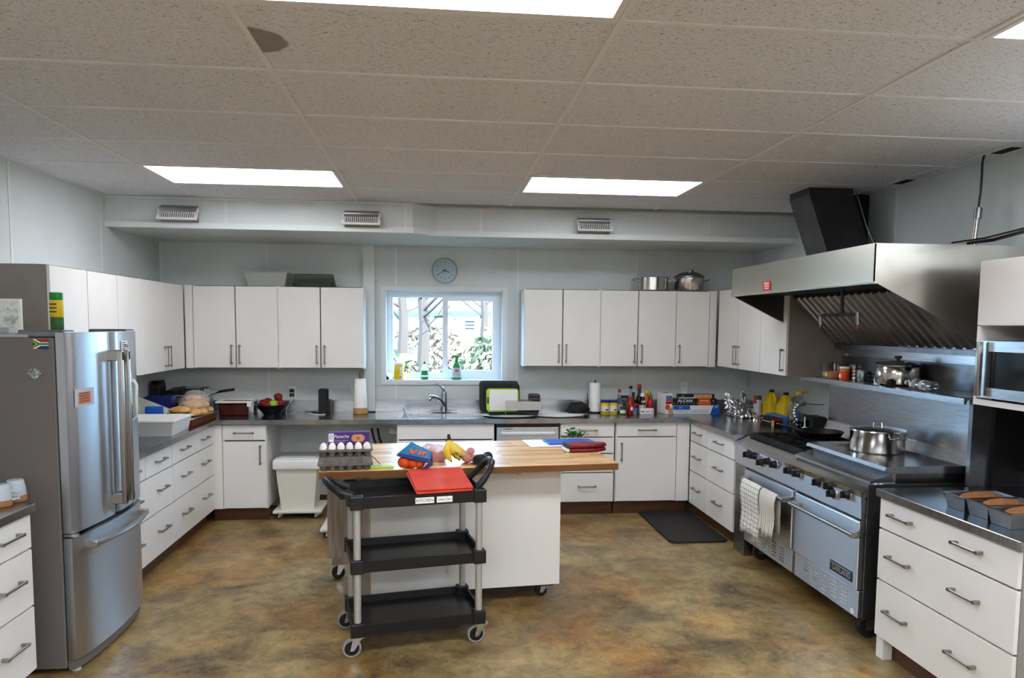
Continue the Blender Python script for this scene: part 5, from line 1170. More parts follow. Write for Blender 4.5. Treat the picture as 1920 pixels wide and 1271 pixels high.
pts = [at(u, v, z=CT+.003) for u, v in ((567, 770.5), (575, 772), (582, 771), (590, 773), (602, 774))]; o0_ = pts[0].copy(); solo('spectacle_cord', G().tube([q_-o0_ for q_ in pts], .004, 6), 'black', 'short black cord lying beside the white cable', 'cable', o0_, smooth=True)
p = at(675, 774, z=CT); t = goods('paper_roll', 'paper towel roll on a wooden stand beside the boxed pipe', 'paper roll', (at(676, 774, y=6.97).x, 6.97, CT), [('base', [(.066, 0), (.07, .006), (.068, .018), (.07, .03), (.066, .05), (.0, .052)], 'wood_light'), ('roll', [(.06, .053), (.064, .058), (.052, .325), (.048, .33), (.0, .33)], 'paper'), ('post', [(.011, .33), (.011, .39), (.0, .392)], 'wood_stick')]); obj('loose_sheet', G().add([(-.062, -.02, .10), (-.062, .03, .10), (-.082, .03, .27), (-.082, -.02, .27)], [(0, 1, 2, 3)]), 'paper', t)
# hoses below the counter by the sink and towel bar on the sink cabinet
for k, (a, b) in enumerate(((697, 712), (708, 722))):
    A = at(a, 797, y=7.05); B = at(b, 832, y=7.05); t_ = solo('drain_hose', G().tube([(0, 0, 0), ((B.x-A.x)*.25, 0, -.10), ((B.x-A.x)*.8, 0, -.2), (B.x-A.x, 0, -.45), (B.x-A.x, 0, -(A.z+.0)+.01)], .011, 8), 'hose', ('dark hose hanging under the counter, farther from the sink', 'dark hose hanging under the counter, nearer the sink')[k], 'hose', (A.x, 7.05, A.z-.03), smooth=True)
t = thing('towel_bar', 'small metal towel bar on the side of the sink cabinet', 'towel bar', (-.366, 6.68, .78)); obj('bar', G().rbox(-.075, -.065, -.09, .09, -.006, .006, .003), 'chrome', t); obj('mount', G().rbox(-.075, 0, -.09, -.075, -.008, .02, .003), 'nickel', t); obj('mount', G().rbox(-.075, 0, .075, .09, -.008, .02, .003), 'nickel', t)

# ================================================================ sink and window sill
p = at(832, 768, z=CT); t = thing('kitchen_faucet', 'chrome single lever faucet behind the sink', 'faucet', (p.x, 7.03, CT))
obj('deck_plate', G().rbox(-.13, .13, -.03, .03, 0, .012, .006), 'chrome', t, True); obj('body', G().lathe([(.032, .012), (.028, .05), (.026, .13), (.03, .17), (.027, .20), (.0, .21)], n=20), 'chrome', t, True)
obj('spout', G().tube([(0, -.01, .07), (-.035, -.06, .13), (-.09, -.13, .165), (-.125, -.165, .165), (-.15, -.18, .135)], .018, 10, rads=[.022, .022, .02, .023, .021]), 'chrome', t, True); obj('lever', G().tube([(0, 0, .20), (-.012, -.015, .235), (-.045, -.03, .27), (-.075, -.04, .285)], .01, 8, rads=[.018, .014, .009, .005]), 'chrome', t, True)
p = at(764, 776, z=CT); t = thing('sink_brush', 'pale plastic utensil standing in the sink edge', 'brush', (p.x, 6.72, .90)); obj('handle', G().tube([(.03, 0, -.02), (-.01, .02, .05), (-.03, .03, .09)], .012, 8, rads=[.02, .012, .009]), 'label_grey', t, True); obj('head', G().rbox(.02, .05, -.03, .03, -.05, .0, .01), 'white', t)
p = at(956, 782, z=CT); DX = p.x
solo('drying_cloth', lump(.26, .17, .012, 71, .06), 'cloth_green', 'pale green cloth spread under the dish rack', 'cloth', (DX+.0, 6.76, CT), smooth=True)
solo('drying_cloth', lump(.24, .17, .010, 77, .05), 'cloth', 'cream cloth spread right of the dish rack', 'cloth', (DX+.47, 6.77, CT), smooth=True)
t = thing('dish_rack', 'steel dish rack beside the sink holding trays and a board', 'rack', (DX+.02, 6.78, CT+.020))
obj('drip_tray', G().tray(-.22, .25, -.13, .13, 0, .03, .004, .01), 'black', t); obj('front_plate', bx(-.06, .27, -.14, -.135, .045, .125), 'steel', t)
g = G(); g.tube([(-.06, -.137, .005), (-.06, -.137, .13), (.20, -.137, .13)], .003, 6); g.tube([(.27, -.137, .005), (.27, -.137, .15), (.27, .12, .15), (.27, .12, .005)], .003, 6); g.tube([(.27, -.137, .15), (.17, -.137, .15), (.15, -.137, .12)], .003, 6)
for k in range(9): x = -.19+k*.05; g.tube([(x, -.12, .028), (x, .12, .028)], .002, 5)
obj('wire_frame', g, 'chrome', t); obj('cutlery_cup', G().rbox(.165, .265, -.09, .03, .03, .185, .012), 'black', t)
def board(name, label, cat, w, h, th, x, y, z, mm, rx, parts=None):
    t = thing(name, label, cat, (x, y, z), 0); a = Matrix.Rotation(rx, 4, 'X')
    g = G(); bm = bmesh.new(); bmesh.ops.create_cube(bm, size=1)
    for v in bm.verts: v.co = Vector((v.co.x*w, v.co.y*th, v.co.z*h+h/2))
    bmesh.ops.bevel(bm, geom=[e for e in bm.edges if abs(e.verts[0].co.y-e.verts[1].co.y) > th*.5], offset=.03, segments=4, profile=.5, affect='EDGES'); g.bm(bm, a); obj('slab', g, mm, t)
    for nm, (x0, x1, z0, z1), k, m2 in parts or (): obj(nm, G().rbox(x0, x1, -th/2-k, -th/2+.001, z0, z1, .0009, 1).xf(a), m2, t)
    return t
board('roasting_tray', 'black roasting tray standing at the back of the dish rack', 'tray', .37, .285, .04, DX-.085, 6.87, CT+.032, 'black', -.10)
board('roasting_tray', 'black rimmed tray standing in front of the other in the dish rack', 'tray', .35, .265, .012, DX-.07, 6.80, CT+.032, 'black_rough', -.08)
board('cutting_board', 'white cutting board with a lime green rim in the dish rack', 'cutting board', .30, .215, .012, DX-.06, 6.755, CT+.04, 'lime', -.09, [('white_face', (-.12, .138, .012, .202), .0015, 'board_white'), ('grip_hole', (-.143, -.128, .075, .135), .002, 'black')])
ZS = WZ0+.0125; YS = YB+.045
def S(u): return at(u, 712, y=YS).x
t = goods('wipes_tub', 'yellow wipes tub with a white lid on the window sill', 'tub', (S(748), YS, ZS), [('tub', [(.045, 0), (.048, .004), (.048, .135), (.045, .14)], 'yellow'), ('lid', [(.05, .14), (.05, .165), (.03, .172), (.0, .173)], 'white')]); obj('label', bx(.012, .03, -.0515, -.046, .01, .12), 'white', t); obj('label_mark', G().sphere((.02, -.047, .025), .011, .006, .011), 'red', t)
t = goods('dish_soap', 'small clear bottle of green dish soap on the window sill', 'bottle', (S(796), YS, ZS), [('soap', [(.030, .002), (.034, .01), (.034, .025), (.0, .026)], 'soap_green'), ('bottle', [(.034, 0), (.037, .006), (.035, .06), (.03, .10), (.014, .135), (.012, .15)], 'clear'), ('cap', [(.014, .15), (.014, .165), (.006, .18), (.0, .181)], 'green')]); obj('label', G().lathe([(.0372, .045), (.0365, .065), (.0345, .09)], n=20), 'green', t, True)
t = thing('spray_bottle', 'green trigger spray bottle of cleaner on the window sill', 'bottle', (S(856), YS, ZS))
obj('bottle', G().lathe([(.045, 0), (.05, .008), (.05, .07), (.042, .12), (.022, .165), (.015, .18), (.015, .195), (0, .196)], n=22, sy=.7), 'spray_green', t, True); obj('label', G().lathe([(.0508, .02), (.0508, .07), (.046, .10), (.043, .117)], n=22, sy=.71), 'label_grey', t, True); obj('label_mark', G().sphere((0, -.031, .085), .02, .006, .012), 'tomato', t)
h_ = obj('trigger_head', G().prism([(-.05, .225), (-.045, .238), (.03, .238), (.032, .225), (.018, .215), (.016, .195), (-.014, .195), (-.014, .218)], 'y', -.012, .012), 'green', t); obj('trigger', G().tube([(-.03, 0, .222), (-.038, 0, .205), (-.034, 0, .19)], .005, 6), 'white', h_)
t = thing('sink_strainers', 'pair of steel sink strainers leaning at the end of the sill', 'strainer', (S(727), YS, ZS)); 
for k, x in enumerate((-.025, .015)): obj('strainer', G().lathe([(.0, 0), (.02, .0), (.03, .012), (.038, .014), (.038, .017), (.028, .015)], n=18, mtx=T(x, 0, .025, .2, .7 if k else 1.0, .5)), 'steel_pot', t, True)

# ================================================================ back counter, right of the window
p = at(1086, 774, y=6.86); t = thing('mesh_bag', 'black lump of cloth lying on the cream cloth', 'cloth', (p.x, 6.86, CT+.012)); obj('cloth', lump(.095, .07, .06, 91, .16), 'black_rough', t, True); obj('fold', lump(.05, .05, .04, 92, .2).xf(T(-.08, -.01, .0)), 'black_rough', t, True); obj('peg', G().tube([(.09, .06, .0), (.09, .06, .18)], .004, 6), 'black', t)
p = at(1115, 768, y=6.99); goods('paper_towel', 'roll of white paper towel on a black stand beside the yellow tubs', 'paper roll', (p.x, 6.99, CT), [('base', [(.07, 0), (.07, .012), (.0, .014)], 'black'), ('roll', [(.057, .015), (.057, .29), (.0, .291)], 'paper'), ('finial', [(.006, .291), (.006, .32), (.0, .322)], 'black')])
for k, (u, lb) in enumerate(((1134, 'yellow chocolate powder tub with a navy lid, next to the paper towel'), (1150, 'yellow chocolate powder tub with a navy lid, next to the sauces'))):
    p = at(u, 774, y=6.86); t = goods('powder_tub', lb, 'tub', (p.x, 6.86, CT), [('tub', [(.038, 0), (.04, .004), (.04, .10), (.037, .112)], 'yellow'), ('label', [(.0404, .026), (.0404, .084)], 'label_cream'), ('lid', [(.041, .112), (.041, .135), (.0, .137)], 'navy')], group='yellow powder tubs'); obj('print_mark', G().sphere((.01, -.039, .045), .016, .004, .008), 'brown', t); obj('print_band', G().lathe([(.0406, .020), (.0406, .026)], n=20), 'leaf', t)
def bottle(name, label, u, y, r, h, neck, cap, mb, mc, lab=None, grp='sauce bottles and jars'):
    p = at(u, 770, y=y); pr = [(r*.94, 0), (r, .006), (r, h*.5), (r*.9, h*.6), (neck, h*.78), (neck, h)]
    parts = [('bottle', pr, mb), ('cap', [(neck*1.15, h), (neck*1.15, h+cap), (0, h+cap+.001)], mc)]
    if lab: parts.append(('label', [(r*1.015, h*lab[0]), (r*1.015, h*lab[1])], lab[2]))
    return goods(name, label, 'bottle', (p.x, y, CT), parts, group=grp)
bottle('oil_bottle', 'clear bottle with a red cap behind the yellow tubs', 1161, 6.97, .032, .20, .013, .03, 'clear', 'red', (.1, .42, 'label_grey'))
bottle('oil_bottle', 'clear squat bottle with a black cap behind the ketchup', 1182, 7.03, .038, .23, .014, .025, 'clear', 'black', (.1, .4, 'label_cream'))
bottle('soy_bottle', 'small dark sauce bottle with a black cap', 1187, 6.95, .025, .18, .012, .022, 'bottle_dark', 'black', (.15, .45, 'copper'))
goods('spice_jar', 'low dark glass jar with a black lid behind the sauces', 'jar', (at(1170, 770, y=7.04).x, 7.04, CT), [('jar', [(.04, 0), (.042, .13), (.038, .14)], 'jug_glass'), ('lid', [(.043, .14), (.043, .16), (0, .161)], 'black')], group='sauce bottles and jars')
goods('relish_jar', 'small green jar with a dark lid in front of the sauces', 'jar', (at(1168, 774, y=6.84).x, 6.84, CT), [('jar', [(.028, 0), (.03, .004), (.03, .05), (.027, .055)], 'leaf'), ('label', [(.0305, .012), (.0305, .042)], 'label_cream'), ('lid', [(.03, .055), (.03, .07), (0, .071)], 'black')], group='sauce bottles and jars')
t = goods('ketchup_bottle', 'red ketchup squeeze bottle with a red cap', 'bottle', (at(1182, 774, y=6.86).x, 6.86, CT), [('bottle', [(.03, 0), (.034, .006), (.034, .06), (.028, .11), (.016, .14)], 'ketchup'), ('cap', [(.02, .14), (.018, .165), (0, .167)], 'red')], group='sauce bottles and jars'); obj('print_mark', G().sphere((.004, -.033, .055), .012, .004, .02), 'white', t)
goods('herb_jar', 'small clear spice jar with a red lid beside the ketchup', 'jar', (at(1191, 775, y=6.83).x, 6.83, CT), [('jar', [(.022, 0), (.024, .004), (.024, .075), (.021, .08)], 'jug_glass'), ('contents', [(.021, .002), (.021, .03), (0, .031)], 'tan'), ('label', [(.0243, .03), (.0243, .06)], 'label_blue'), ('lid', [(.027, .08), (.027, .105), (0, .106)], 'red')], group='sauce bottles and jars')
bottle('wine_vinegar', 'tall dark bottle with a long wine red neck', 1198, 7.0, .036, .235, .017, .04, 'bottle_dark', 'red', None)
t = bottle('sauce_bottle', 'dark brown sauce bottle with a white cap and lilac label', 1204, 6.92, .033, .165, .018, .03, 'bottle_dark', 'white', (.12, .5, 'label_grey')); face = text('HP', .03, 'white', t, Matrix.Translation((0, -.0345, .115)) @ UP, bold=.0006)
bottle('mustard_bottle', 'bottle with a mustard yellow cap behind the sauces', 1212, 7.01, .03, .19, .016, .03, 'amber', 'yellow', None)
t = bottle('chilli_sauce', 'red chilli sauce bottle with a green nozzle cap', 1219, 6.94, .036, .16, .02, .015, 'ketchup', 'green', (.1, .5, 'meat')); obj('nozzle', G().cyl((0, 0, .175), (0, 0, .215), .012, .002, 10), 'green', t, True)
w, d, h = .135, .06, .055; p = at(1213, 776, y=6.82); t = carton_box('tea_box', 'low white packet in front of the sauce bottles', (p.x, 6.85, CT), .0, w, d, h, 'white'); face_print(t, w, d, h, .08, .3, .4, .6, 'red'); face_print(t, w, d, h, .36, .66, .35, .6, 'label_grey'); face_print(t, w, d, h, .78, .95, .3, .75, 'label_grey')
# foil boxes
w, d, h = .075, .18, .20; p = at(1252, 772, y=6.85); t = carton_box('soup_carton', 'white and red broth carton standing beside the foil boxes', (p.x-.005, 6.94, CT), .16, w, d, h, 'white', 'carton')
face_print(t, w, d, h, .08, .95, .72, .88, 'label_blue'); face_print(t, w, d, h, .08, .95, .48, .71, 'red'); face_text(t, 'Campbell’s', .013, 'white', w, d, h, .5, .63); obj('soup_print', G().cyl((-.012, -d/2-.0006, .065), (-.012, -d/2, .065), .026, n=18), 'orange', t); face_print(t, w, d, h, .5, .98, .02, .30, 'tan'); obj('top_print', bx(-.03, .03, -.06, .04, h, h+.0008), 'red', t)
bw, bd, bh = .46, .11, .082; p = at(1306, 772, y=6.84); BX = p.x
t = carton_box('foil_box', 'long blue and white catering foil box at the bottom of the pile', (BX, 6.90, CT), .0, bw, bd, bh, 'white'); face_print(t, bw, bd, bh, 0, .36, .52, .99, 'blue'); obj('print_slant', G().prism([(-bw/2+bw*.80, 0), (bw/2, 0), (bw/2, bh), (-bw/2+bw*.87, bh)], 'y', -bd/2-.0006, -bd/2), 'blue', t); obj('side_print', bx(bw/2, bw/2+.0006, -bd/2, bd/2, 0, bh), 'blue', t)
face_print(t, bw, bd, bh, .0, .81, .47, .50, 'label_blue'); face_text(t, 'ALUMINUM FOIL • PAPIER D’ALUMINIUM', .021, 'blue', bw, bd, bh, .40, .27, sx=.88); face_text(t, '#15', .02, 'white', bw, bd, bh, .16, .75); face_text(t, '100', .028, 'white', bw, bd, bh, .92, .80, k=3)
bw, bd, bh = .43, .09, .066
t = carton_box('foil_box', 'black and orange ALCAN foil box in the middle of the pile', (BX-.012, 6.90, CT+.0825), .0, bw, bd, bh, 'black'); face_print(t, bw, bd, bh, .57, .86, .0, 1, 'orange'); face_text(t, 'ALCAN', .036, 'white', bw, bd, bh, .27, .66, bold=.001, sx=1.25); face_print(t, bw, bd, bh, .61, .82, .62, .72, 'white', 2); face_text(t, '30', .02, 'white', bw, bd, bh, .92, .66)
for k in range(26): 
    if k % 2 == 0: face_print(t, bw, bd, bh, .01+k*.038, .01+k*.038+.02, .28, .36, 'white', 3, 'print_dash')
bw, bd, bh = .36, .07, .04
t = carton_box('foil_box', 'slim black baking paper box on top of the pile', (BX+.01, 6.91, CT+.149), .0, bw, bd, bh, 'black'); face_print(t, bw, bd, bh, .42, .93, .0, 1, 'tan'); face_print(t, bw, bd, bh, .0, .45, .02, .22, 'white', 2); obj('food_print', lump(.02, .002, .014, 5).xf(T(.03, -bd/2-.001, .008)), 'bread', t); obj('food_print', lump(.02, .002, .014, 6).xf(T(.09, -bd/2-.001, .008)), 'bread', t); face_text(t, 'glad', .016, 'white', bw, bd, bh, .12, .6)
# crumpled foil
def crumple(nx, ny, sx, sy, hfun, seed, amp):
    r_ = random.Random(seed); g = G(); vs = []
    for j in range(ny+1):
        for i in range(nx+1): u_, v_ = i/nx, j/ny; vs.append(((u_-.5)*sx+r_.uniform(-amp, amp), (v_-.5)*sy+r_.uniform(-amp, amp), max(.002, hfun(u_, v_)+r_.uniform(-amp, amp)*1.5)))
    fs = []
    for j in range(ny):
        for i in range(nx): a = j*(nx+1)+i; fs += [(a, a+1, a+nx+2), (a, a+nx+2, a+nx+1)]
    return g.add(vs, fs)
p = at(1368, 772, z=CT); t = thing('foil_sheet', 'crumpled heap of aluminium foil in the counter corner', 'foil', (p.x+.04, 6.66, CT))
obj('heap', crumple(30, 24, .36, .34, lambda u, v: .10*math.sin(PI*u)**.6*math.sin(PI*v)**.6, 3, .011), 'foil', t); obj('standing_fold', crumple(8, 16, .16, .04, lambda u, v: .02+.21*v*(1-.6*u), 5, .010).xf(T(-.12, .06, 0, -.3)), 'foil', t); obj('standing_fold', crumple(8, 14, .08, .05, lambda u, v: .09+.16*v*math.sin(PI*u), 8, .010).xf(T(.0, .10, 0, .2)), 'foil', t)
# ================================================================ right counter beside the range
p = at(1421, 784, z=CT); t = goods('spray_can', 'red and white aerosol can beside the crumpled foil', 'can', (p.x, p.y+.03, CT), [('can', [(.028, 0), (.031, .004), (.031, .05), (.031, .155), (.026, .165)], 'red'), ('label', [(.0314, .05), (.0314, .135)], 'label_grey'), ('cap', [(.028, .165), (.028, .21), (0, .211)], 'red')])
p = at(1430, 782, z=CT); goods('spray_can', 'dark green topped can behind the red aerosol', 'can', (at(1432, 760, x=2.97).x, at(1432, 760, x=2.97).y+.12, CT), [('can', [(.03, 0), (.031, .004), (.031, .17)], 'label_grey'), ('cap', [(.03, .17), (.03, .21), (0, .211)], 'leaf')])
def jug(u, v, label, dy):
    p = at(u, v, x=3.06); t = thing('oil_jug', label, 'jug', (3.06, p.y, CT), R90, 'yellow jugs')
    g = G(); bm = bmesh.new(); bmesh.ops.create_cube(bm, size=1)
    for v_ in bm.verts: s = .38 if v_.co.z > 0 else 1; v_.co = Vector((v_.co.x*.155*s, v_.co.y*.105*(.5 if v_.co.z > 0 else 1), (v_.co.z+.5)*.09+(.16 if v_.co.z > 0 else .15)))
    bmesh.ops.bevel(bm, geom=bm.edges[:], offset=.012, segments=2, profile=.5, affect='EDGES'); obj('shoulder', g.bm(bm), 'yellow', t, True)
    obj('body', G().rbox(-.078, .078, -.053, .053, 0, .165, .016, 3), 'yellow', t, True); obj('cap', G().cyl((0, 0, .245), (0, 0, .272), .022, n=14), 'black', t, True)
    obj('handle', G().tube([(.045, 0, .235), (.075, 0, .20), (.074, 0, .15)], .012, 8), 'yellow', t, True); return t
jug(1446, 760, 'yellow plastic oil jug with a black cap nearest the foil', .20); jug(1473, 760, 'yellow plastic oil jug with a black cap nearest the wall', .17)
w, d, h = .30, .08, .085; p = at(1468, 792, z=CT); t = carton_box('wrap_box', 'long blue cling wrap box in front of the yellow jugs', (2.95, 6.08, CT), R90, w, d, h, 'label_blue'); face_text(t, 'fresh', .035, 'white', w, d, h, .72, .62); face_print(t, w, d, h, .0, 1, .30, .33, 'white'); face_print(t, w, d, h, .0, 1, .0, .30, 'label_grey', 1); face_print(t, w, d, h, .28, .42, .2, .75, 'amber', 2)
w, d, h = .26, .075, .075; p = at(1444, 797, z=CT); t = carton_box('wrap_box', 'black and red wrap box at the front by the range', (2.866, 6.03, CT), R90+.02, w, d, h, 'black'); face_text(t, 'glad', .022, 'white', w, d, h, .15, .75); face_print(t, w, d, h, .18, .75, .45, .52, 'label_cream', 1); face_print(t, w, d, h, .0, .16, .15, .5, 'red', 1); face_print(t, w, d, h, .82, 1, .0, .75, 'tan', 1); obj('end_print', bx(w/2, w/2+.0006, -d/2, d/2, h*.7, h), 'red', t); obj('end_text', bx(w/2, w/2+.0006, -d/2+.02, d/2-.02, h*.4, h*.48), 'white', t)
p = at(1500, 795, z=CT); t = goods('water_bottle', 'big clear plastic jug with a yellow handle cap by the range', 'jug', (3.012, 5.84, CT), [('jug', [(.085, 0), (.09, .01), (.09, .12), (.092, .14), (.085, .2), (.05, .26), (.03, .275), (.03, .285)], 'jug_glass'), ('cap', [(.034, .285), (.036, .29), (.034, .31), (0, .312)], 'yellow')]); obj('handle', G().tube([(.03, 0, .305), (.09, 0, .315), (.08, .0, .295), (.03, 0, .29)], .005, 6), 'yellow', t, True); obj('label', bx(-.085, -.03, -.095, -.085, .03, .15), 'label_blue', t)
p = at(1526, 802, z=CT); t = thing('work_lamp', 'black desk fitting with a jointed chrome arm and dark base by the range', 'lamp', (2.93, 5.70, CT)); obj('base', G().lathe([(.065, 0), (.07, .01), (.07, .07), (.06, .085), (0, .086)], n=20), 'black_gloss', t, True)
g = G(); pp = [(0, 0, .09), (-.01, .01, .115), (-.015, .015, .14), (-.012, .02, .165), (-.005, .02, .19), (.01, .01, .21)]
for q in pp: g.sphere(q, .017, n=10, k=7)
obj('jointed_arm', g, 'chrome', t, True); obj('arm_end', G().tube([(.01, .01, .21), (.05, -.005, .222), (.065, -.01, .22)], .016, 8), 'steel_dark', t, True); obj('cord', G().tube([(.06, -.008, .221), (.15, -.03, .218), (.34, -.05, .218)], .003, 6), 'black', t)
p = at(1545, 800, z=CT); t = thing('black_device', 'small black box with a glossy dial against the range backguard', 'device', (3.04, 5.62, CT), R90); obj('case', G().rbox(-.08, .08, -.06, .06, 0, .13, .008), 'black_rough', t); obj('dial', G().cyl((0, -.06, .075), (0, -.068, .075), .03, n=18), 'black_gloss', t)
p = at(1538, 802, z=CT); goods('white_stand', 'small white stand with a thin upright stem by the range', 'stand', (2.93, 5.57, CT), [('foot', [(.034, 0), (.034, .006), (.012, .022), (.008, .04)], 'white_gloss'), ('collar', [(.022, .04), (.022, .046), (.006, .05)], 'white_gloss'), ('stem', [(.006, .05), (.005, .13), (0, .131)], 'white_gloss')])
# ================================================================ on the range
p = at(1640, 858, z=.97)
t = goods('stock_pot', 'wide steel pot with a lid on the griddle', 'pot', (2.80, 4.25, .966), [('pot', [(.155, 0), (.162, .008), (.162, .13), (.166, .135)], 'steel_pot'), ('lid', [(.168, .135), (.166, .142), (.10, .155), (.02, .16), (0, .16)], 'steel_pot')], n=36)
t.location = (2.82, 4.42, .966); t.rotation_euler = (0, 0, PI/2+.15); obj('lid_handle', G().tube([(-.04, 0, .158), (-.035, 0, .185), (.035, 0, .185), (.04, 0, .158)], .006, 8), 'chrome', t, True)
for s in (-1, 1): obj('side_handle', G().tube([(s*.06-.02, -.155, .11), (s*.06-.02+s*0, -.155, .11), (-.02+s*.06, -.185, .115), (-.02-s*.06, -.185, .115)][1:] , .006, 6) if False else G().tube([(s*.16, -.045, .10), (s*.20, -.04, .105), (s*.20, .04, .105), (s*.16, .045, .10)], .006, 6), 'chrome', t, True)
t = goods('frying_pan', 'black cast iron pan on the back burners', 'pan', (2.82, 5.13, .9425), [('pan', [(.13, 0), (.135, .004), (.165, .05), (.16, .052), (.13, .010), (0, .008)], 'iron')], n=32); obj('handle', G().tube([(-.10, .12, .045), (-.15, .19, .06), (-.19, .25, .065)], .011, 8), 'iron', t, True)
# shelf above the range
ZH = 1.389
def Hs(u, v=715, x=2.95): return at(u, v, x=x).y
def shelf_goods(name, label, cat, y, x, parts, **k): return goods(name, label, cat, (x, y, ZH), parts, **k)
t = shelf_goods('glass_jug', 'clear measuring jug with yellow liquid at the end of the high shelf', 'jug', Hs(1556, x=2.94), 2.94, [('liquid', [(.055, .004), (.058, .035), (0, .036)], 'yellow'), ('jug', [(.058, 0), (.06, .004), (.064, .11), (.068, .115)], 'jug_glass')]); obj('handle', G().tube([(-.02, .06, .10), (-.02, .10, .095), (-.02, .10, .04), (-.02, .06, .03)], .007, 8), 'jug_glass', t, True)
shelf_goods('amber_bowl', 'small orange tinted glass bowl on the high shelf', 'bowl', Hs(1564, x=2.87), 2.87, [('bowl', [(.03, 0), (.035, .004), (.058, .05), (.055, .051), (.03, .008), (0, .007)], 'peach')])
t = shelf_goods('seasoning_tin', 'orange seasoning tub with a white top on the high shelf', 'tub', Hs(1583, x=2.88), 2.88, [('tub', [(.032, 0), (.034, .004), (.034, .075)], 'orange'), ('top_band', [(.0345, .06), (.0345, .08)], 'peach'), ('lid', [(.035, .08), (.035, .092), (0, .093)], 'white')]); obj('label', bx(-.036, -.033, -.012, .012, .012, .04), 'white', t)
for k in range(2): shelf_goods('steel_cup', ('stack of ridged steel cups on the high shelf', 'single dull steel cup beside the ridged stack on the high shelf')[k], 'cup', Hs((1602, 1616)[k], x=(2.95, 2.90)[k]), (2.95, 2.90)[k], [('cups', [(.034, 0)]+[q for j in range(4) for q in ((.038, .004+j*.025), (.038, .018+j*.025), (.033, .022+j*.025))]+[(.036, .108), (0, .109)] if k == 0 else [(.033, 0), (.036, .004), (.036, .075), (.032, .08), (0, .081)], ('steel_pot', 'steel_dark')[k])])
y = Hs(1628, x=2.93); t = thing('wire_caddy', 'small dark wire caddy on the high shelf', 'caddy', (2.93, y, ZH)); g = G()
for z in (.004, .03, .055): g.tube([(-.03, -.03, z), (.03, -.03, z), (.03, .03, z), (-.03, .03, z)], .003, 5, True)
for x in (-.03, 0, .03):
    for yy in (-.03, .03): g.tube([(x, yy, .002), (x, yy, .07)], .0025, 5)
obj('wires', g, 'iron', t); obj('finial', G().sphere((0, 0, .062), .01, n=8, k=6), 'iron', t); obj('bar', G().tube([(0, -.03, .055), (0, .03, .055)], .003, 5), 'iron', t)
y = Hs(1646, x=2.86); solo('white_scraper', G().prism([(-.028, 0), (.028, 0), (.028, .06)]+arc(0, .06, .028, 0, PI, 8)[1:], 'x', -.004, .004), 'white', 'white rounded scraper standing on the high shelf in front of the pot', 'scraper', (2.86, y, ZH), .3)
y = Hs(1686, x=2.97); t = shelf_goods('roasting_pot', 'large lidded steel pot with a black knob on the high shelf', 'pot', y, 2.955, [('pot', [(.10, 0), (.125, .012), (.135, .05), (.132, .10), (.12, .125)], 'steel_pot'), ('lid', [(.128, .125), (.128, .132), (.09, .15), (.03, .158), (0, .159)], 'steel_dark'), ('knob', [(.012, .158), (.012, .17), (.022, .175), (.022, .19), (0, .191)], 'black')], n=32)
obj('lid_bar', G().rbox(-.012, .012, -.09, .09, .146, .16, .004), 'steel_pot', t); obj('side_handle', G().rbox(-.03, .03, .11, .20, .125, .142, .006), 'black', t); obj('side_handle', G().rbox(-.03, .03, -.18, -.11, .125, .14, .006), 'black', t)
y = Hs(1672, x=2.85); solo('grinder_rosette', lump(.03, .025, .022, 33, .35), 'black_rough', 'dark rosette shaped strainer in front of the big pot', 'strainer', (2.845, y, ZH), smooth=True)
for k, (u, x, lb) in enumerate(((1720, 2.90, 'clear water bottle lying on the high shelf, behind the other'), (1733, 2.842, 'clear water bottle lying on the high shelf, at its front edge'))):
    y = Hs(u, 718, x); t = thing('plastic_bottle', lb, 'bottle', (x, y, ZH+.032), PI/2+.12*k, 'water bottles on the shelf'); mt = Matrix.Rotation(PI/2, 4, 'Y')
    obj('bottle', G().lathe([(.026, -.085), (.031, -.08), (.031, -.04), (.029, -.035), (.031, -.03), (.031, .03), (.026, .06), (.013, .085), (.012, .092)], n=18, mtx=mt), 'jug_glass', t, True); obj('label', G().lathe([(.0314, -.012), (.0314, .012)], n=18, mtx=mt), 'label_grey', t, True); obj('cap', G().lathe([(.014, .09), (.014, .104), (0, .105)], n=14, mtx=mt), 'white', t, True)
# ================================================================ loaf pans, mugs
def loafpan(p, lb, rz):
    t = thing('loaf_pan', lb, 'loaf pan', (p[0], p[1], CT), rz, 'loaf pans'); obj('pan', G().tray(-.13, .13, -.068, .068, 0, .07, .003, .012, .006), 'steel_dark', t)
    q = solo('meat_loaf', lump(.112, .054, .045, int(p[0]*100), .04), 'loaf', 'baked brown loaf in the '+lb.split(' ', 1)[1] if False else 'baked brown loaf inside the '+lb, 'loaf', (p[0], p[1], CT+.0045), rz, smooth=True, group='loaves in the pans')
a = [at(u, v, z=CT) for u, v in ((1836, 954), (1880, 968), (1924, 985))]
for q, lb in zip(a, ('loaf pan nearest the range', 'loaf pan in the middle of the three', 'loaf pan nearest the viewer, cut by the frame')): loafpan((q.x+.0, q.y+.0), lb, .0)
def mug(u, v, lb, flip, hx):
    p = at(u, v, z=CT); t = thing('mug', lb, 'mug', (p.x, p.y, CT), hx, 'blue mugs'); pr = [(.044, 0), (.046, .003), (.042, .06), (.034, .098), (.03, .10), (0, .10)] if flip else [(.034, 0), (.036, .003), (.042, .06), (.044, .095), (.041, .095), (.034, .008), (0, .007)]
    obj('body', G().lathe(pr, n=26), 'mug', t, True)
    if flip: obj('clay_band', G().lathe([(.0446, 0), (.0466, .003), (.0455, .028)], n=26), 'cork', t, True)
    obj('handle', G().tube([(.04, 0, .025), (.07, 0, .03), (.072, 0, .06), (.036, 0, .068)], .0065, 8), 'mug', t, True)
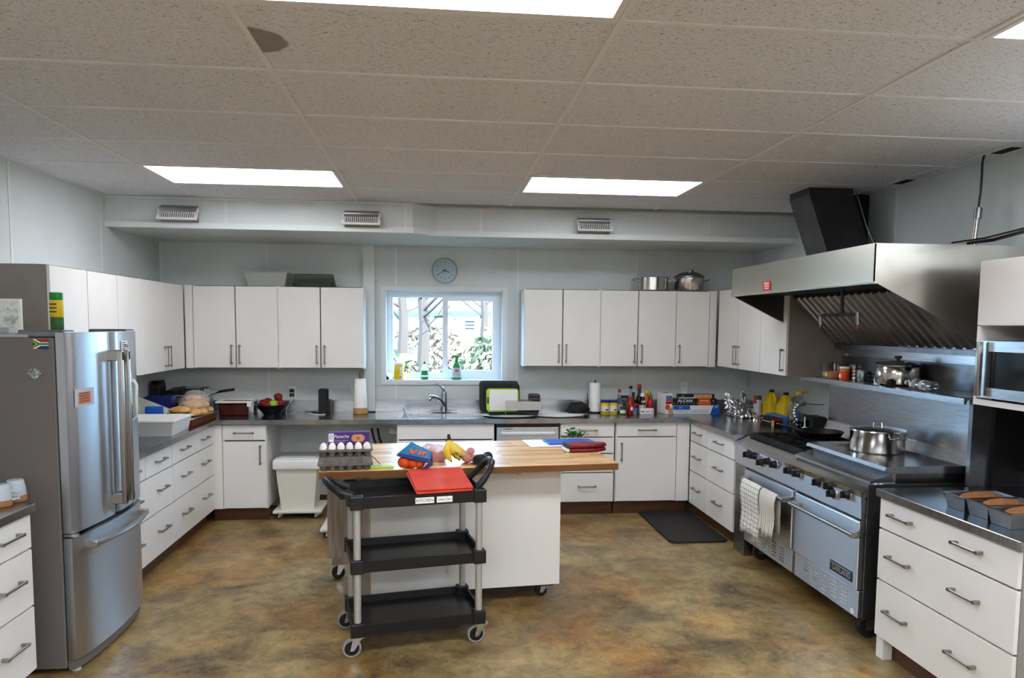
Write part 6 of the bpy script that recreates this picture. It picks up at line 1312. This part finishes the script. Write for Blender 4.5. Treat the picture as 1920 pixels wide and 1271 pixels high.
mug(30, 938, 'pale blue mug turned upside down with a bare clay rim', True, 2.6); mug(2, 948, 'pale blue mug cut off by the picture edge, its handle outward', True, .3)
# ================================================================ on top of the wall cabinets
for k, (u, x0) in enumerate(((1222, 0), (1292, 1))):
    p = at(u, 543, y=6.98); r = .155
    t = goods('stock_pot', ('open steel pot on top of the wall cabinets', 'steel pot with a dark domed lid on top of the wall cabinets')[k], 'pot', (p.x, 6.985, 2.0945), [('pot', [(r-.006, 0), (r, .006), (r, .125), (r+.005, .13), (r-.004, .13), (r-.006, .008), (0, .007)] if k == 0 else [(r-.02, 0), (r-.015, .006), (r-.015, .125), (r-.01, .13)], 'steel_pot')]+([] if k == 0 else [('lid', [(r-.01, .13), (r-.012, .145), (.10, .175), (.05, .19), (0, .193)], 'steel_dark')]), n=32)
    for s in (-1, 1): obj('side_handle', G().tube([(s*(r-.012), -.05, .10), (s*(r+.03), -.045, .115), (s*(r+.03), .045, .115), (s*(r-.012), .05, .10)], .006, 6), 'chrome', t, True)
    if k: obj('lid_handle', G().tube([(-.03, -.07, .17), (-.02, -.085, .20), (.01, -.06, .205), (.02, -.04, .185)], .007, 6), 'chrome', t, True)
p = at(504, 534, y=6.98); solo('food_tub', G().tray(-.19, .19, -.13, .13, 0, .13, .004, .03, .012), 'plastic_haze', 'frosted cream plastic tub on top of the wall cabinets', 'tub', (p.x, 6.985, 2.0865))
p = at(592, 536, y=6.98); t = thing('food_tub', 'clear plastic tub turned upside down on top of the wall cabinets', 'tub', (p.x, 6.985, 2.0865)); obj('shell', G().tray(-.205, .205, -.13, .13, 0, .115, .004, .03).xf(Matrix.Translation((0, 0, .118)) @ Matrix.Scale(-1, 4, (0, 0, 1))), 'clear_tub', t); obj('rim', frame_ring(-.215, .215, -.14, .14, .014, 0, .006).xf(Matrix.Rotation(-PI/2, 4, 'X') @ Matrix.Scale(-1, 4, (0, 1, 0)) @ Matrix.Identity(4)), 'clear_tub', t)
for x in (-.17, .17): obj('latch', G().rbox(x-.02, x+.02, -.15, -.135, 0, .05, .004), 'clear_tub', t)
